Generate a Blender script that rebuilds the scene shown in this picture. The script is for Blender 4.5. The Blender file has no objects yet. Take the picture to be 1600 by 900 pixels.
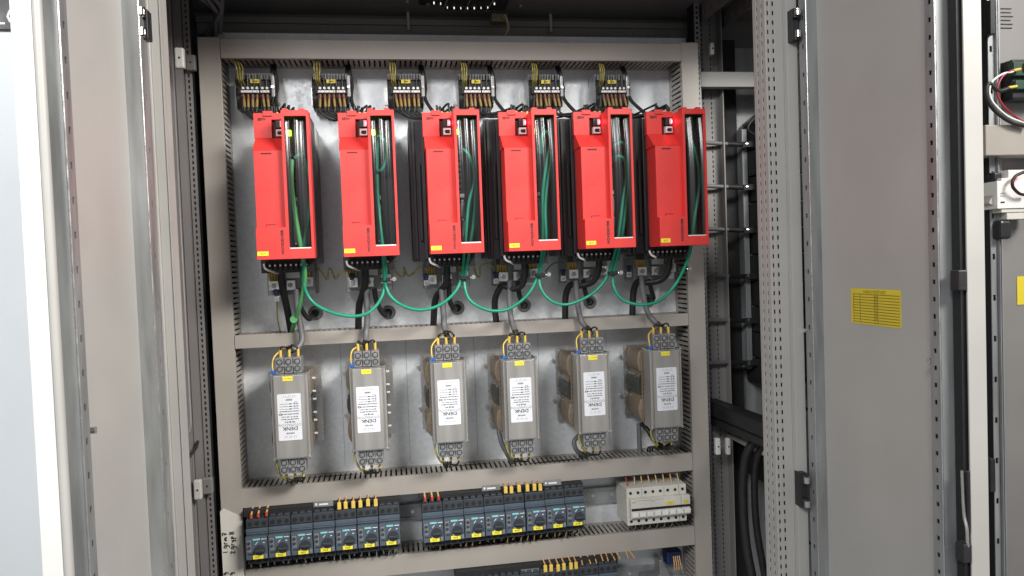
import bpy, math, random
from math import sin, cos, pi, radians
from mathutils import Vector, Matrix
random.seed(7)
S = bpy.context.scene
COL = S.collection

# ------------------------------------------------------------------ camera
FPX, W0, H0 = 1155.0, 1600.0, 900.0
def basis(yaw, pitch, roll):
    fw = Vector((sin(yaw)*cos(pitch), cos(yaw)*cos(pitch), sin(pitch)))
    rt = Vector((cos(yaw), -sin(yaw), 0)); up = rt.cross(fw)
    c, s = cos(roll), sin(roll)
    return c*rt + s*up, c*up - s*rt, fw
RT, UP, FW = basis(radians(9.0), radians(-1.9), radians(-2.1))
cam = bpy.data.cameras.new("camera"); cam.sensor_width = 36; cam.lens = 36*FPX/W0
cam.clip_start = 0.01; cam.clip_end = 100
cob = bpy.data.objects.new("camera", cam); COL.objects.link(cob)
cob.matrix_world = Matrix((RT, UP, -FW)).transposed().to_4x4()
S.camera = cob
def P(x, y, Y):
    """point at distance Y in front of the lens on the sight line measured in the photo"""
    d = RT*((x-W0/2)/FPX) + UP*(-(y-H0/2)/FPX) + FW
    return d*(Y/d.y)

# ------------------------------------------------------------------ world, lamps, exposure
wd = bpy.data.worlds.new("World"); S.world = wd; wd.use_nodes = True
wd.node_tree.nodes["Background"].inputs[0].default_value = (0.95, 0.97, 1.0, 1)
wd.node_tree.nodes["Background"].inputs[1].default_value = 0.31
def area(name, loc, target, sx, sy, power, col, spread=180):
    l = bpy.data.lights.new(name, 'AREA'); l.shape = 'RECTANGLE'; l.size = sx; l.size_y = sy
    l.energy = power; l.color = col; l.spread = radians(spread)
    o = bpy.data.objects.new(name, l); COL.objects.link(o); o.location = loc
    o.rotation_euler = (Vector(target)-Vector(loc)).to_track_quat('-Z', 'Y').to_euler()
    return o
area("room_light_right", (1.75, -0.60, 1.62), (-0.32, 1.8, -0.15), 1.3, 0.6, 37, (1.0, 0.97, 0.93), 78)
area("room_light_left", (-1.3, -1.1, 1.45), (-0.25, 1.8, -0.4), 1.5, 0.6, 31, (0.97, 0.98, 1.0), 100)
S.view_settings.view_transform = 'Standard'; S.view_settings.look = 'None'
S.view_settings.exposure = -0.17; S.view_settings.gamma = 1.0

# ------------------------------------------------------------------ materials
def lin(r, g, b):
    f = lambda c: (c/12.92 if c <= .04045 else ((c+.055)/1.055)**2.4)
    return (f(r/255), f(g/255), f(b/255))
MATS = {}
def mat(name, col, rough=.5, metal=0.0, var=.10, scale=25, bump=0.0, bscale=400, rvar=.12, stretch=None, spangle=False, emit=None, estr=0):
    m = bpy.data.materials.new(name); m.use_nodes = True; nt = m.node_tree; n = nt.nodes; L = nt.links
    b = n["Principled BSDF"]
    b.inputs["Metallic"].default_value = metal
    tc = n.new("ShaderNodeTexCoord"); mp = n.new("ShaderNodeMapping"); L.new(tc.outputs["Object"], mp.inputs[0])
    if stretch: mp.inputs["Scale"].default_value = stretch
    nz = n.new("ShaderNodeTexNoise"); nz.inputs["Scale"].default_value = scale; nz.inputs["Detail"].default_value = 5
    L.new(mp.outputs[0], nz.inputs["Vector"])
    src = nz.outputs["Fac"]
    if spangle:
        vo = n.new("ShaderNodeTexVoronoi"); vo.inputs["Scale"].default_value = 130; L.new(tc.outputs["Object"], vo.inputs["Vector"])
        sx = n.new("ShaderNodeSeparateColor"); L.new(vo.outputs["Color"], sx.inputs[0])
        mx = n.new("ShaderNodeMath"); mx.operation = 'MULTIPLY_ADD'; mx.inputs[1].default_value = .35
        L.new(sx.outputs[0], mx.inputs[0])
        m2 = n.new("ShaderNodeMath"); m2.operation = 'MULTIPLY'; m2.inputs[1].default_value = .65; L.new(nz.outputs["Fac"], m2.inputs[0])
        L.new(m2.outputs[0], mx.inputs[2]); src = mx.outputs[0]
    cr = n.new("ShaderNodeMapRange"); cr.inputs[1].default_value = .25; cr.inputs[2].default_value = .75
    cr.inputs[3].default_value = 1-var; cr.inputs[4].default_value = 1+var; L.new(src, cr.inputs[0])
    vm = n.new("ShaderNodeVectorMath"); vm.operation = 'SCALE'; vm.inputs[0].default_value = col
    L.new(cr.outputs[0], vm.inputs["Scale"]); L.new(vm.outputs[0], b.inputs["Base Color"])
    rr = n.new("ShaderNodeMapRange"); rr.inputs[1].default_value = .25; rr.inputs[2].default_value = .75
    rr.inputs[3].default_value = max(.04, rough-rvar); rr.inputs[4].default_value = min(1, rough+rvar)
    L.new(src, rr.inputs[0]); L.new(rr.outputs[0], b.inputs["Roughness"])
    if bump:
        nb = n.new("ShaderNodeTexNoise"); nb.inputs["Scale"].default_value = bscale; L.new(tc.outputs["Object"], nb.inputs["Vector"])
        bp = n.new("ShaderNodeBump"); bp.inputs["Strength"].default_value = bump; bp.inputs["Distance"].default_value = .001
        L.new(nb.outputs["Fac"], bp.inputs["Height"]); L.new(bp.outputs[0], b.inputs["Normal"])
    if emit:
        b.inputs["Emission Color"].default_value = (*emit, 1); b.inputs["Emission Strength"].default_value = estr
    MATS[name] = m
    return m
def glassmat(name, tint, strength):
    m = bpy.data.materials.new(name); m.use_nodes = True; nt = m.node_tree; n = nt.nodes; L = nt.links
    n.remove(n["Principled BSDF"]); out = n["Material Output"]
    t = n.new("ShaderNodeBsdfTransparent"); t.inputs[0].default_value = (*tint, 1)
    g = n.new("ShaderNodeBsdfGlossy"); g.inputs["Roughness"].default_value = .24
    f = n.new("ShaderNodeFresnel"); f.inputs[0].default_value = 1.5
    ma = n.new("ShaderNodeMath"); ma.operation = 'MULTIPLY'; ma.inputs[1].default_value = strength; L.new(f.outputs[0], ma.inputs[0])
    mx = n.new("ShaderNodeMixShader"); L.new(ma.outputs[0], mx.inputs[0]); L.new(t.outputs[0], mx.inputs[1]); L.new(g.outputs[0], mx.inputs[2])
    L.new(mx.outputs[0], out.inputs[0]); MATS[name] = m
    return m
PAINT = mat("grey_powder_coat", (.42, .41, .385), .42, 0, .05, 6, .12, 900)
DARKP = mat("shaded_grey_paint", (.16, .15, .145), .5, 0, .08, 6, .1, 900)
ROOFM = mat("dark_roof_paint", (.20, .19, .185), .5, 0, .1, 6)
CREAML = mat("lit_cream_paint", (.66, .65, .62), .45, 0, .03, 8)  # door edge paint made lighter for the brightly lit left side
CREAM = mat("dimmed_cream_paint", (.40, .39, .365), .45, 0, .04, 8)  # same edge paint toned down for the dimmer right side
WHITEP = mat("pale_front_paint", (.66, .69, .70), .4, 0, .04, 4)
DUCT = mat("grey_duct_plastic", (.33, .30, .265), .45, 0, .05, 8, .06, 600)
ZINC = mat("galvanised_steel", (.80, .82, .83), .38, .30, .07, 9, .05, 250, .10, (1, 1, .35), True)
ZRAIL = mat("zinc_rail", (.34, .35, .35), .52, .55, .28, 14, .03, 300, .12, (3, 3, .4))
STEEL = mat("bright_steel", (.72, .71, .68), .28, .95, .1, 40)
ALU = mat("filter_aluminium", (.52, .50, .47), .40, .75, .08, 12, .02, 500, .08, (4, 4, .4))
SINK = mat("heat_sink_aluminium", (.30, .30, .30), .45, .6, .15, 20)
RED = mat("red_plastic", (.74, .050, .043), .42, 0, .04, 10, .05, 1400)
REDD = mat("dark_red_gap", (.10, .006, .006), .6)
BLACK = mat("black_plastic", (.018, .018, .020), .45, 0, .2, 30)
MATTE = mat("black_matte", (.010, .010, .011), .7, 0, .2, 30)
RUBBER = mat("black_rubber", (.014, .014, .014), .5, 0, .2, 60)
GREYC = mat("grey_cable_sheath", (.13, .13, .135), .5, 0, .1, 60)
GREEN = mat("green_cable_sheath", (.008, .26, .155), .38, 0, .08, 40)
PALEG = mat("pale_green_cable_sheath", (.10, .36, .13), .4, 0, .08, 40)
YG = mat("yellow_green_wire", (.30, .255, .055), .45, 0, .5, 160)
YELLOW = mat("yellow_sleeve", (.66, .46, .09), .42, 0, .1, 60)
TAG = mat("yellow_tag", (.85, .74, .05), .5, 0, .05, 40)
LABELY = mat("yellow_sticker", (.70, .56, .04), .5, 0, .05, 20)
ORANGE = mat("orange_sleeve", (.58, .33, .13), .42, 0, .15, 60)
REDS = mat("red_sleeve", (.36, .045, .02), .45, 0, .1, 60)
REDW = mat("red_wire", (.30, .02, .03), .42)
WHITE = mat("white_plastic", (.72, .71, .68), .45, 0, .04, 30)
PAPER = mat("white_label_paper", (.70, .71, .74), .55, 0, .04, 60)
INK = mat("black_ink", (.02, .02, .022), .6)
INKG = mat("grey_ink", (.30, .30, .32), .6)
BROWNINK = mat("brown_ink", (.22, .17, .02), .6)
TEAL = mat("teal_print", (.25, .62, .62), .5)
BLUE = mat("blue_sleeve", (.015, .10, .42), .45)
DBLUE = mat("navy_sleeve", (.010, .024, .085), .45)
BRK = mat("slate_plastic", (.074, .096, .122), .42, 0, .12, 30, .04, 900)
BRKD = mat("dark_slate_plastic", (.036, .042, .050), .45, 0, .12, 30)
KNOB = mat("black_knob_plastic", (.032, .036, .042), .4)
COLLAR = mat("brown_collar", (.16, .05, .022), .45)
COIL = mat("olive_striped_wire", (.46, .39, .10), .45, 0, .45, 160)
BRASS = mat("shade_dulled_sleeve", (.28, .18, .06), .42, 0, .15, 60)  # terminal block sleeve colour darkened to imitate shade
TGREY = mat("grey_terminal_plastic", (.20, .20, .20), .45, 0, .1, 40)
TDARK = mat("smoky_terminal_plastic", (.045, .045, .040), .38, 0, .25, 60)
BROWN = mat("brown_resin", (.20, .155, .105), .5, 0, .25, 40, .1, 300)
CREAMP = mat("ivory_plastic", (.58, .56, .50), .45, 0, .05, 30)
BEIGE = mat("beige_connector", (.20, .165, .11), .5)
PCB = mat("dark_green_plastic", (.02, .06, .035), .45)
LEDG = mat("green_led", (.2, .9, .05), .4, emit=(.35, 1, .03), estr=8)
LEDR = mat("red_led", (.9, .05, .05), .4, emit=(1, .01, .02), estr=150)
HOLEGLOW = mat("white_hole_glow", (.9, .9, .9), .4, emit=(1, .98, .95), estr=1.3)  # glow for roof openings that let room light in, not a lamp
GLASS = glassmat("clear_cover", (.82, .84, .84), 1.4)

# ------------------------------------------------------------------ mesh helpers
TEXTS = {}
def textmesh(body):
    if body not in TEXTS:
        cu = bpy.data.curves.new("lettering", 'FONT'); cu.body = body; cu.size = 1; cu.align_x = 'CENTER'; cu.align_y = 'CENTER'
        cu.resolution_u = 2
        o = bpy.data.objects.new("lettering", cu); COL.objects.link(o)
        dg = bpy.context.evaluated_depsgraph_get()
        me = bpy.data.meshes.new_from_object(o.evaluated_get(dg))
        TEXTS[body] = ([v.co.copy() for v in me.vertices], [list(p.vertices) for p in me.polygons])
        bpy.data.objects.remove(o); bpy.data.curves.remove(cu); bpy.data.meshes.remove(me)
    return TEXTS[body]
def smoothpath(pts, n=6):
    pts = [Vector(p) for p in pts]
    if len(pts) < 3: return pts
    q = [pts[0]*2-pts[1]] + pts + [pts[-1]*2-pts[-2]]; out = []
    for i in range(1, len(q)-2):
        p0, p1, p2, p3 = q[i-1:i+3]
        for k in range(n):
            t = k/n
            out.append(.5*((2*p1)+(p2-p0)*t+(2*p0-5*p1+4*p2-p3)*t*t+(3*p1-p0-3*p2+p3)*t**3))
    out.append(pts[-1]); return out
SPLIT = set("""screw screw_opening terminal_screw terminal_ring corner_screw connector_screw clamp_bolt clip_bolt rail_bolt rail_screw hinge_pin
ferrule ferrule_collar fixing_tab button toggle tag terminal_cover terminal_block wire_fill plug_connector lock_rod_guide rail_clip plate_seam
embossed_field latch_slot end_plate socket_opening plug_screw print_mark plate_print winding_fin terminal_row grille_bar bar cap bolt terminal
front_panel tag_print sleeve end_clamp fin base stencil_print pole_seam channel lid marker_strip""".split())
class MB:
    def __init__(s): s.v = []; s.f = []; s.sm = []; s.mi = []; s.cur = 0; s.pc = 0; s.pf = []; s.lock = False
    def nx(s):
        if not s.lock: s.pc += 1
    def add(s, vs, fs, smooth=False):
        o = len(s.v); s.v += [Vector(v) for v in vs]
        for f in fs: s.f.append([i+o for i in f]); s.sm.append(smooth); s.mi.append(s.cur); s.pf.append(s.pc)
        return s
    def box(s, x0, x1, y0, y1, z0, z1):
        s.nx()
        vs = [(x, y, z) for x in (x0, x1) for y in (y0, y1) for z in (z0, z1)]
        return s.add(vs, [(0,1,3,2),(4,6,7,5),(0,4,5,1),(2,3,7,6),(0,2,6,4),(1,5,7,3)])
    def obox(s, c, ax, ay, az, hx, hy, hz):
        s.nx()
        c = Vector(c); ax, ay, az = Vector(ax), Vector(ay), Vector(az)
        vs = [c+ax*hx*i+ay*hy*j+az*hz*k for i in (-1,1) for j in (-1,1) for k in (-1,1)]
        return s.add(vs, [(0,1,3,2),(4,6,7,5),(0,4,5,1),(2,3,7,6),(0,2,6,4),(1,5,7,3)])
    def prism_x(s, prof, x0, x1):          # prof: (y,z) outline
        s.nx()
        n = len(prof); vs = [(x0, y, z) for y, z in prof]+[(x1, y, z) for y, z in prof]
        fs = [tuple(range(n)), tuple(range(2*n-1, n-1, -1))]+[(i, i+n, (i+1) % n+n, (i+1) % n) for i in range(n)]
        return s.add(vs, fs)
    def prism_y(s, prof, y0, y1):          # prof: (x,z) outline
        s.nx()
        n = len(prof); vs = [(x, y0, z) for x, z in prof]+[(x, y1, z) for x, z in prof]
        fs = [tuple(range(n)), tuple(range(2*n-1, n-1, -1))]+[(i, i+n, (i+1) % n+n, (i+1) % n) for i in range(n)]
        return s.add(vs, fs)
    def tube(s, pts, r, n=8, smooth=6, cap=True, flat=1.0):
        s.nx()
        pts = smoothpath(pts, smooth) if smooth else [Vector(p) for p in pts]
        m = len(pts); rs = r if isinstance(r, (list, tuple)) else None
        t0 = (pts[1]-pts[0]).normalized()
        nrm = t0.cross(Vector((0, 1, 0)));
        if nrm.length < .1: nrm = t0.cross(Vector((1, 0, 0)))
        nrm.normalize(); vs = []; fs = []
        for i, p in enumerate(pts):
            t = (pts[min(i+1, m-1)]-pts[max(i-1, 0)])
            t = t.normalized() if t.length > 1e-9 else t0
            nrm = nrm-t*nrm.dot(t)
            if nrm.length < 1e-6: nrm = t.orthogonal()
            nrm.normalize(); bn = t.cross(nrm)
            rr = r if not rs else rs[0]+(rs[1]-rs[0])*i/(m-1)
            for k in range(n):
                a = 2*pi*k/n; vs.append(p+nrm*cos(a)*rr+bn*sin(a)*rr*flat)
        for i in range(m-1):
            for k in range(n): fs.append((i*n+k, i*n+(k+1) % n, (i+1)*n+(k+1) % n, (i+1)*n+k))
        s.add(vs, fs, True)
        if cap: s.add(vs[:n], [tuple(range(n))[::-1]]); s.add(vs[-n:], [tuple(range(n))])
        return s
    def cyl(s, p0, p1, r, n=12, r1=None): return s.tube([p0, p1], (r, r if r1 is None else r1), n, 0)
    def ring(s, c, ra, rb, axis='y', n=20):
        pts = []
        for k in range(n+1):
            a = 2*pi*k/n
            pts.append(Vector(c)+(Vector((cos(a)*ra, 0, sin(a)*ra)) if axis == 'y' else Vector((0, cos(a)*ra, sin(a)*ra))))
        return s.tube(pts, rb, 6, 0, False)
    def text(s, body, size, o, u=(1,0,0), v=(0,0,1), sx=1.0):
        vs, fs = textmesh(body); u, v, o = Vector(u), Vector(v), Vector(o)
        return s.add([o+u*(p.x*size*sx)+v*(p.y*size) for p in vs], fs)
    def strokes(s, lines, o, u, v, size, r):
        u, v, o = Vector(u), Vector(v), Vector(o)
        for l in lines: s.tube([o+u*(a*size)+v*(b*size) for a, b in l], r, 5, 3)
        return s
    def perf(s, o, u, v, nrm, width, length, cols, pitch, hole, th=.002, gaps=()):
        """sheet with real rectangular holes; cols = [(centre, hole width)]"""
        s.nx(); s.lock = True
        o, u, v, nrm = Vector(o), Vector(u), Vector(v), Vector(nrm)
        e = [0.0]
        for c, w in cols: e += [c-w/2, c+w/2]
        e.append(width)
        def b(u0, u1, v0, v1):
            s.obox(o+u*((u0+u1)/2)+v*((v0+v1)/2)+nrm*(th/2), u, v, nrm, (u1-u0)/2, (v1-v0)/2, th/2)
        for i in range(0, len(e)-1, 2): b(e[i], e[i+1], 0, length)
        n = int(length/pitch)
        for c, w in cols:
            z = 0.0
            for k in range(n):
                h0 = (k+.5)*pitch-hole/2; b(c-w/2, c+w/2, z, h0); z = h0+hole
            b(c-w/2, c+w/2, z, length)
        s.lock = False
        return s
    def build(s, name, material, parent=None, bevel=0.0, loc=None, seg=2):
        if name in SPLIT and parent is not None and len(set(s.pf)) > 1:
            first = None
            for pc in sorted(set(s.pf)):
                m = MB(); mp = {}
                for f, sm, mi, p_ in zip(s.f, s.sm, s.mi, s.pf):
                    if p_ != pc: continue
                    for k in f:
                        if k not in mp: mp[k] = len(m.v); m.v.append(s.v[k])
                    m.f.append([mp[k] for k in f]); m.sm.append(sm); m.mi.append(mi); m.pf.append(0)
                o = m.build(name, material, parent, bevel, loc, seg); first = first or o
            return first
        me = bpy.data.meshes.new(name)
        off = Vector(loc) if loc is not None else Vector((0, 0, 0))
        me.from_pydata([v-off for v in s.v], [], s.f)
        ms = material if isinstance(material, (list, tuple)) else [material]
        for m in ms: me.materials.append(m)
        me.polygons.foreach_set("use_smooth", s.sm); me.polygons.foreach_set("material_index", s.mi)
        me.update()
        o = bpy.data.objects.new(name, me); COL.objects.link(o); o.location = off
        if parent is not None: o.parent = parent
        if bevel:
            b = o.modifiers.new("bevel", 'BEVEL'); b.width = bevel; b.segments = seg; b.limit_method = 'ANGLE'; b.angle_limit = radians(40)
        return o
def tag(o, label, cat, group=None):
    o["label"] = label; o["category"] = cat
    if group: o["group"] = group
    return o
def thing(name, label, cat, loc=(0, 0, 0), group=None):
    o = bpy.data.objects.new(name, None); o.empty_display_size = .02; COL.objects.link(o); o.location = loc
    return tag(o, label, cat, group)
def copy_tree(o, parent=None):
    c = o.copy(); COL.objects.link(c)
    if parent is not None: c.parent = parent
    for ch in list(o.children): copy_tree(ch, c)
    return c
def cable(name, label, cat, pts, r, m, group=None, flat=1.0, n=8):
    w = [P(*p) for p in pts]
    o = MB().tube(w, r, n, 6, True, flat).build(name, m, None, 0, w[0])
    return tag(o, label, cat, group)
ORD = ["first", "second", "third", "fourth", "fifth", "sixth", "seventh", "eighth"]
X3, Z3, Y3 = Vector((1,0,0)), Vector((0,0,1)), Vector((0,1,0))
PL = 1.80            # mounting plate distance
TOPZ, BOTZ = .63, -1.0

# ================================================================== CABINET
cab = thing("control_cabinet", "large grey steel control cabinet standing open with both doors swung out", "cabinet", (0, 1.6, BOTZ))
cab_off = Vector((0, 1.6, BOTZ))
def cpart(mb, name, m, parent=cab, bevel=0.0):
    for i in range(len(mb.v)): mb.v[i] = mb.v[i]-cab_off
    return mb.build(name, m, parent, bevel)
# mounting plate : folded edges, seams
mb = MB().box(-.405, .755, PL, PL+.003, BOTZ, .555)
cpart(mb, "mounting_plate", ZINC)
mb = MB()
for x in (-.135, .02, .185, .345, .52):
    mb.box(x-.0003, x+.0003, PL-.0005, PL+.001, -.47, -.17)
cpart(mb, "plate_seam", GREYC)
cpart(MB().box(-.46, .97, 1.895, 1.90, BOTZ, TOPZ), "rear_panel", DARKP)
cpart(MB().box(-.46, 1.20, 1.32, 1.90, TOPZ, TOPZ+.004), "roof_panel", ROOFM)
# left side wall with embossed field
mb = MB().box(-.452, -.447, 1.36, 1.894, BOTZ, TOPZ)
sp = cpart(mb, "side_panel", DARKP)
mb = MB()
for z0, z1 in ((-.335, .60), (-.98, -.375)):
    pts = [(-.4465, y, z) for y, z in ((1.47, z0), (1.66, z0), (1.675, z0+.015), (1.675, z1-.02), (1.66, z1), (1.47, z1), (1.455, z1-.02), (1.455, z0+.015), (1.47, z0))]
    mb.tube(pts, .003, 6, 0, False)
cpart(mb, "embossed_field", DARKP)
# front posts
def post(x0, x1, side):
    mb = MB(); w = x1-x0
    if side > 0:
        mb.perf((x0, 1.385, BOTZ), X3, Z3, Y3, w*.62, TOPZ-BOTZ, [(.0055, .0028), (.0165, .0032)], .0186, .0080)
        mb.box(x0+w*.62, x1, 1.372, 1.392, BOTZ, TOPZ)
        mb.perf((x0, 1.387, BOTZ), Y3, Z3, X3, .05, TOPZ-BOTZ, [(.015, .004), (.034, .004)], .0186, .008)
    else:
        mb.box(x0, x0+w*.45, 1.402, 1.412, BOTZ, TOPZ)
        mb.box(x0+w*.45, x1, 1.407, 1.418, BOTZ, TOPZ)
        mb.box(x1-.003, x1, 1.4185, 1.455, BOTZ, TOPZ)
    o = cpart(mb, "frame_post", PAINT, cab, .0012)
    mb = MB()
    if side > 0: mb.box(x0+.004, x1-.004, 1.394, 1.43, BOTZ, TOPZ-.001)
    else: mb.box(x0+.002, x1-.004, 1.42, 1.45, BOTZ, TOPZ-.001)
    cpart(mb, "post_shade_fill", MATTE)  # black fill makes the hollow post look shaded inside
    return o
post(.748, .808, 1); post(-.4235, -.393, -1)
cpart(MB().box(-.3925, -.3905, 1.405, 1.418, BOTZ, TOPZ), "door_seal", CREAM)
# rear posts (perforated)
MIDP = mat("shade_toned_grey_paint", (.22, .21, .20), .5, 0, .08, 6)  # cabinet grey darkened in colour to imitate shade
mb = MB().perf((.79, 1.815, BOTZ), X3, Z3, Y3, .055, TOPZ-BOTZ, [(.014, .003), (.036, .003)], .0125, .007)
mb.box(.845, .848, 1.79, 1.85, BOTZ, TOPZ); mb.box(.7895, .7925, 1.8175, 1.85, BOTZ, TOPZ)
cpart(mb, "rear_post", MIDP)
cpart(MB().box(.793, .844, 1.819, 1.85, BOTZ, TOPZ-.001), "post_shade_fill", MATTE)  # black fill darkens the hollow behind the rear post holes
mb = MB().perf((.762, 1.76, BOTZ), X3, Z3, Y3, .013, TOPZ-BOTZ, [(.0065, .006)], .0125, .007)
cpart(mb, "hole_strip", ZRAIL); cpart(MB().box(.760, .777, 1.763, 1.80, BOTZ, TOPZ-.001), "hole_strip_shade_fill", MATTE)  # black fill behind the strip stands in for shade in its holes
mb = MB().perf((-.428, 1.70, BOTZ), X3, Z3, Y3, .014, TOPZ-BOTZ, [(.007, .004)], .0125, .007)
mb.box(-.4455, -.43, 1.69, 1.72, BOTZ, TOPZ)
cpart(mb, "rear_post", DARKP); cpart(MB().box(-.429, -.415, 1.703, 1.74, BOTZ, TOPZ-.001), "post_shade_fill", MATTE)  # black fill put in as the dark inside of the post
# ceiling rails
a = P(330, 33, 1.87); b_ = P(1075, 46, 1.87)
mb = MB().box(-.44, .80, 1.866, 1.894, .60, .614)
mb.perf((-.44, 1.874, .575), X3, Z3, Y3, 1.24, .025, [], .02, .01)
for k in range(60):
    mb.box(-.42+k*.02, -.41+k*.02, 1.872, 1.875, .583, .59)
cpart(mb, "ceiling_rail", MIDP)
mb = MB()
for xx in (.06, .42): mb.box(xx-.003, xx+.003, 1.86, 1.866, .585, .63)
cpart(mb, "rail_clip", PAINT)
for xx in (.785, .86):
    mb = MB().perf((xx, 1.40, .585), Y3, Z3, X3, .46, .035, [(.03+.04*k, .012) for k in range(11)], .035, .014)
    mb.box(xx, xx+.03, 1.40, 1.86, .62, .628)
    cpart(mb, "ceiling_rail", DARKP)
cpart(MB().box(.752, 1.04, 1.765, 1.79, .424, .462), "cross_rail", PAINT, cab, .0015)
# bay to the right : pale plate, dark gap, far wall
cpart(MB().box(.909, 1.16, 1.88, 1.883, BOTZ, .555), "bay_plate", ZRAIL)
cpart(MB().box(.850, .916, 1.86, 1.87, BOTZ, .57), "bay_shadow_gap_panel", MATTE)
cpart(MB().box(.97, 1.22, 1.896, 1.90, BOTZ, TOPZ), "rear_panel", DARKP)
cpart(MB().box(1.205, 1.21, 1.40, 1.895, BOTZ, TOPZ), "side_panel", DARKP)
# brackets
def bracket(x, y, Y, w, h, m=PAINT, d=.014):
    p = P(x, y, Y); mb = MB().box(p.x-w/2, p.x+w/2, p.y-d, p.y, p.z-h/2, p.z+h/2)
    o = cpart(mb, "mounting_bracket", m, cab, .003)
    h_ = MB().cyl((p.x, p.y-d-.0006, p.z), (p.x, p.y-d+.002, p.z), .0022, 10); cpart(h_, "bracket_hole", MATTE)
bracket(283, 93, 1.62, .018, .042); bracket(300, 100, 1.70, .02, .034, DARKP)
bracket(311, 763, 1.66, .016, .042); bracket(326, 757, 1.69, .022, .036, DARKP)
bracket(1119, 696, 1.74, .013, .042, WHITE); bracket(1135, 696, 1.74, .011, .042, CREAMP)
bracket(1110, 78, 1.77, .01, .03, WHITE)
# hinges
def hinge(x, y, Y, h):
    p = P(x, y, Y); mb = MB()
    mb.box(p.x-.010, p.x+.004, p.y-.004, p.y+.02, p.z-h/2, p.z+h/2)
    for s_ in (-1, 1):
        mb.cyl((p.x-.004, p.y-.008, p.z+s_*h*.34-.009), (p.x-.004, p.y-.008, p.z+s_*h*.34+.009), .0065)
    o = cpart(mb, "hinge", BLACK, cab, .001)
    mb = MB()
    for s_ in (-1, 1):
        mb.cyl((p.x-.004, p.y-.016, p.z+s_*h*.34-.006), (p.x-.004, p.y-.016, p.z+s_*h*.34+.006), .0055)
        mb.box(p.x-.008, p.x+.002, p.y-.013, p.y-.009, p.z+s_*h*.34-.004, p.z+s_*h*.34+.004)
    cpart(mb, "hinge_pin", STEEL)
hinge(1243, 40, 1.36, .062); hinge(1257, 765, 1.36, .07); hinge(228, 38, 1.36, .05); hinge(263, 855, 1.36, .065)

# ------------------------------------------------------------------ doors (parts of the cabinet)
def wall_px(x, y, X):
    """point where the sight line through a photo pixel meets the upright plane at side X"""
    d = RT*((x-W0/2)/FPX) + UP*(-(y-H0/2)/FPX) + FW
    return d*(X/d.x)
def door(X, sgn, label):
    # sgn = direction the inner face looks (+1 : towards +X)
    t = .034; xi, xo = X, X-sgn*t
    y0, y1 = 1.005, 1.345
    return xi, xo, y0, y1
# left door: inner face at X=-.432 looking right
XL = -.432
ld = cpart(MB().box(XL-.003, XL, 1.005, 1.396, BOTZ, TOPZ+.12), "door", PAINT, cab, .001)
ld["label"] = "left door seen from its inner face"
mb = MB().box(XL-.020, XL+.004, 1.000, 1.003, BOTZ, TOPZ+.12)
mb.box(XL-.020, XL-.018, 1.0035, 1.39, BOTZ, TOPZ+.12)
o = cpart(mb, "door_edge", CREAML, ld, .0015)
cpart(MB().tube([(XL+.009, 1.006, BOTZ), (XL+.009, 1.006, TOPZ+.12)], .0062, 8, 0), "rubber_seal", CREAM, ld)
def stiffener(X, sgn, ya, yb, depth, pitch, hole, bolts=()):
    u0 = X if sgn > 0 else X-depth
    mb = MB()
    mb.box(min(X, X+sgn*.0016), max(X, X+sgn*.0016), ya, ya+.002, BOTZ, TOPZ+.12)
    mb.perf((X+sgn*depth, ya, BOTZ), Y3, Z3, X3*sgn, yb-ya, TOPZ+.12-BOTZ, [((yb-ya)/2, .006)], pitch, hole, .0016)
    mb.box(min(X+sgn*.0015, X+sgn*depth), max(X+sgn*.0015, X+sgn*depth), ya, ya+.0016, BOTZ, TOPZ+.12)
    mb.box(min(X+sgn*.0015, X+sgn*depth), max(X+sgn*.0015, X+sgn*depth), yb-.0016, yb, BOTZ, TOPZ+.12)
    e = MB().tube([(X+sgn*depth, ya+.0008, BOTZ), (X+sgn*depth, ya+.0008, TOPZ+.12)], .0016, 8, 0)  # bright tube stands in for the highlight along the rail fold
    cpart(e, "fold_highlight", STEEL, ld if sgn > 0 else rd)
    return mb
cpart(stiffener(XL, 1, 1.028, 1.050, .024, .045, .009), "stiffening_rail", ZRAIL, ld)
cpart(MB().box(XL+.002, XL+.021, 1.031, 1.047, BOTZ, TOPZ+.12), "rail_shade_fill", MATTE, ld)  # black fill as the shade inside the hollow rail
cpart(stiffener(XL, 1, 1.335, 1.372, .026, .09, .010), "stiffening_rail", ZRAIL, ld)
cpart(MB().box(XL+.002, XL+.023, 1.338, 1.369, BOTZ, TOPZ+.12), "rail_shade_fill", MATTE, ld)
mb = MB()
for (x, y) in ((135, 673), (243, 586)):
    p = wall_px(x, y, XL+.016); mb.cyl(p, p+Vector((.012, 0, 0)), .005, 10)
cpart(mb, "rail_bolt", STEEL, ld)
# right door: inner face looking left
XR = .830
rd = cpart(MB().box(XR, XR+.003, .975, 1.372, BOTZ, TOPZ+.12), "door", PAINT, cab, .001)
rd["label"] = "right door seen from its inner face with yellow sticker"
mb = MB().box(XR-.004, XR+.026, .962, .965, BOTZ, TOPZ+.12)
mb.box(XR+.024, XR+.026, .9655, 1.36, BOTZ, TOPZ+.12)
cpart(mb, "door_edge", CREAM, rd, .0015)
cpart(MB().box(XR-.010, XR-.001, .968, .984, BOTZ, TOPZ+.12), "rubber_seal", MATTE, rd)
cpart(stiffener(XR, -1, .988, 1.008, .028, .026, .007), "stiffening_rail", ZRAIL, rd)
cpart(MB().box(XR-.025, XR-.002, .991, 1.005, BOTZ, TOPZ+.12), "rail_shade_fill", MATTE, rd)  # black fill darkens the hollow of the right door rail
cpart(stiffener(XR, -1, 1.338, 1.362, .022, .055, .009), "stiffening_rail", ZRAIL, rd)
mb = MB()
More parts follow.
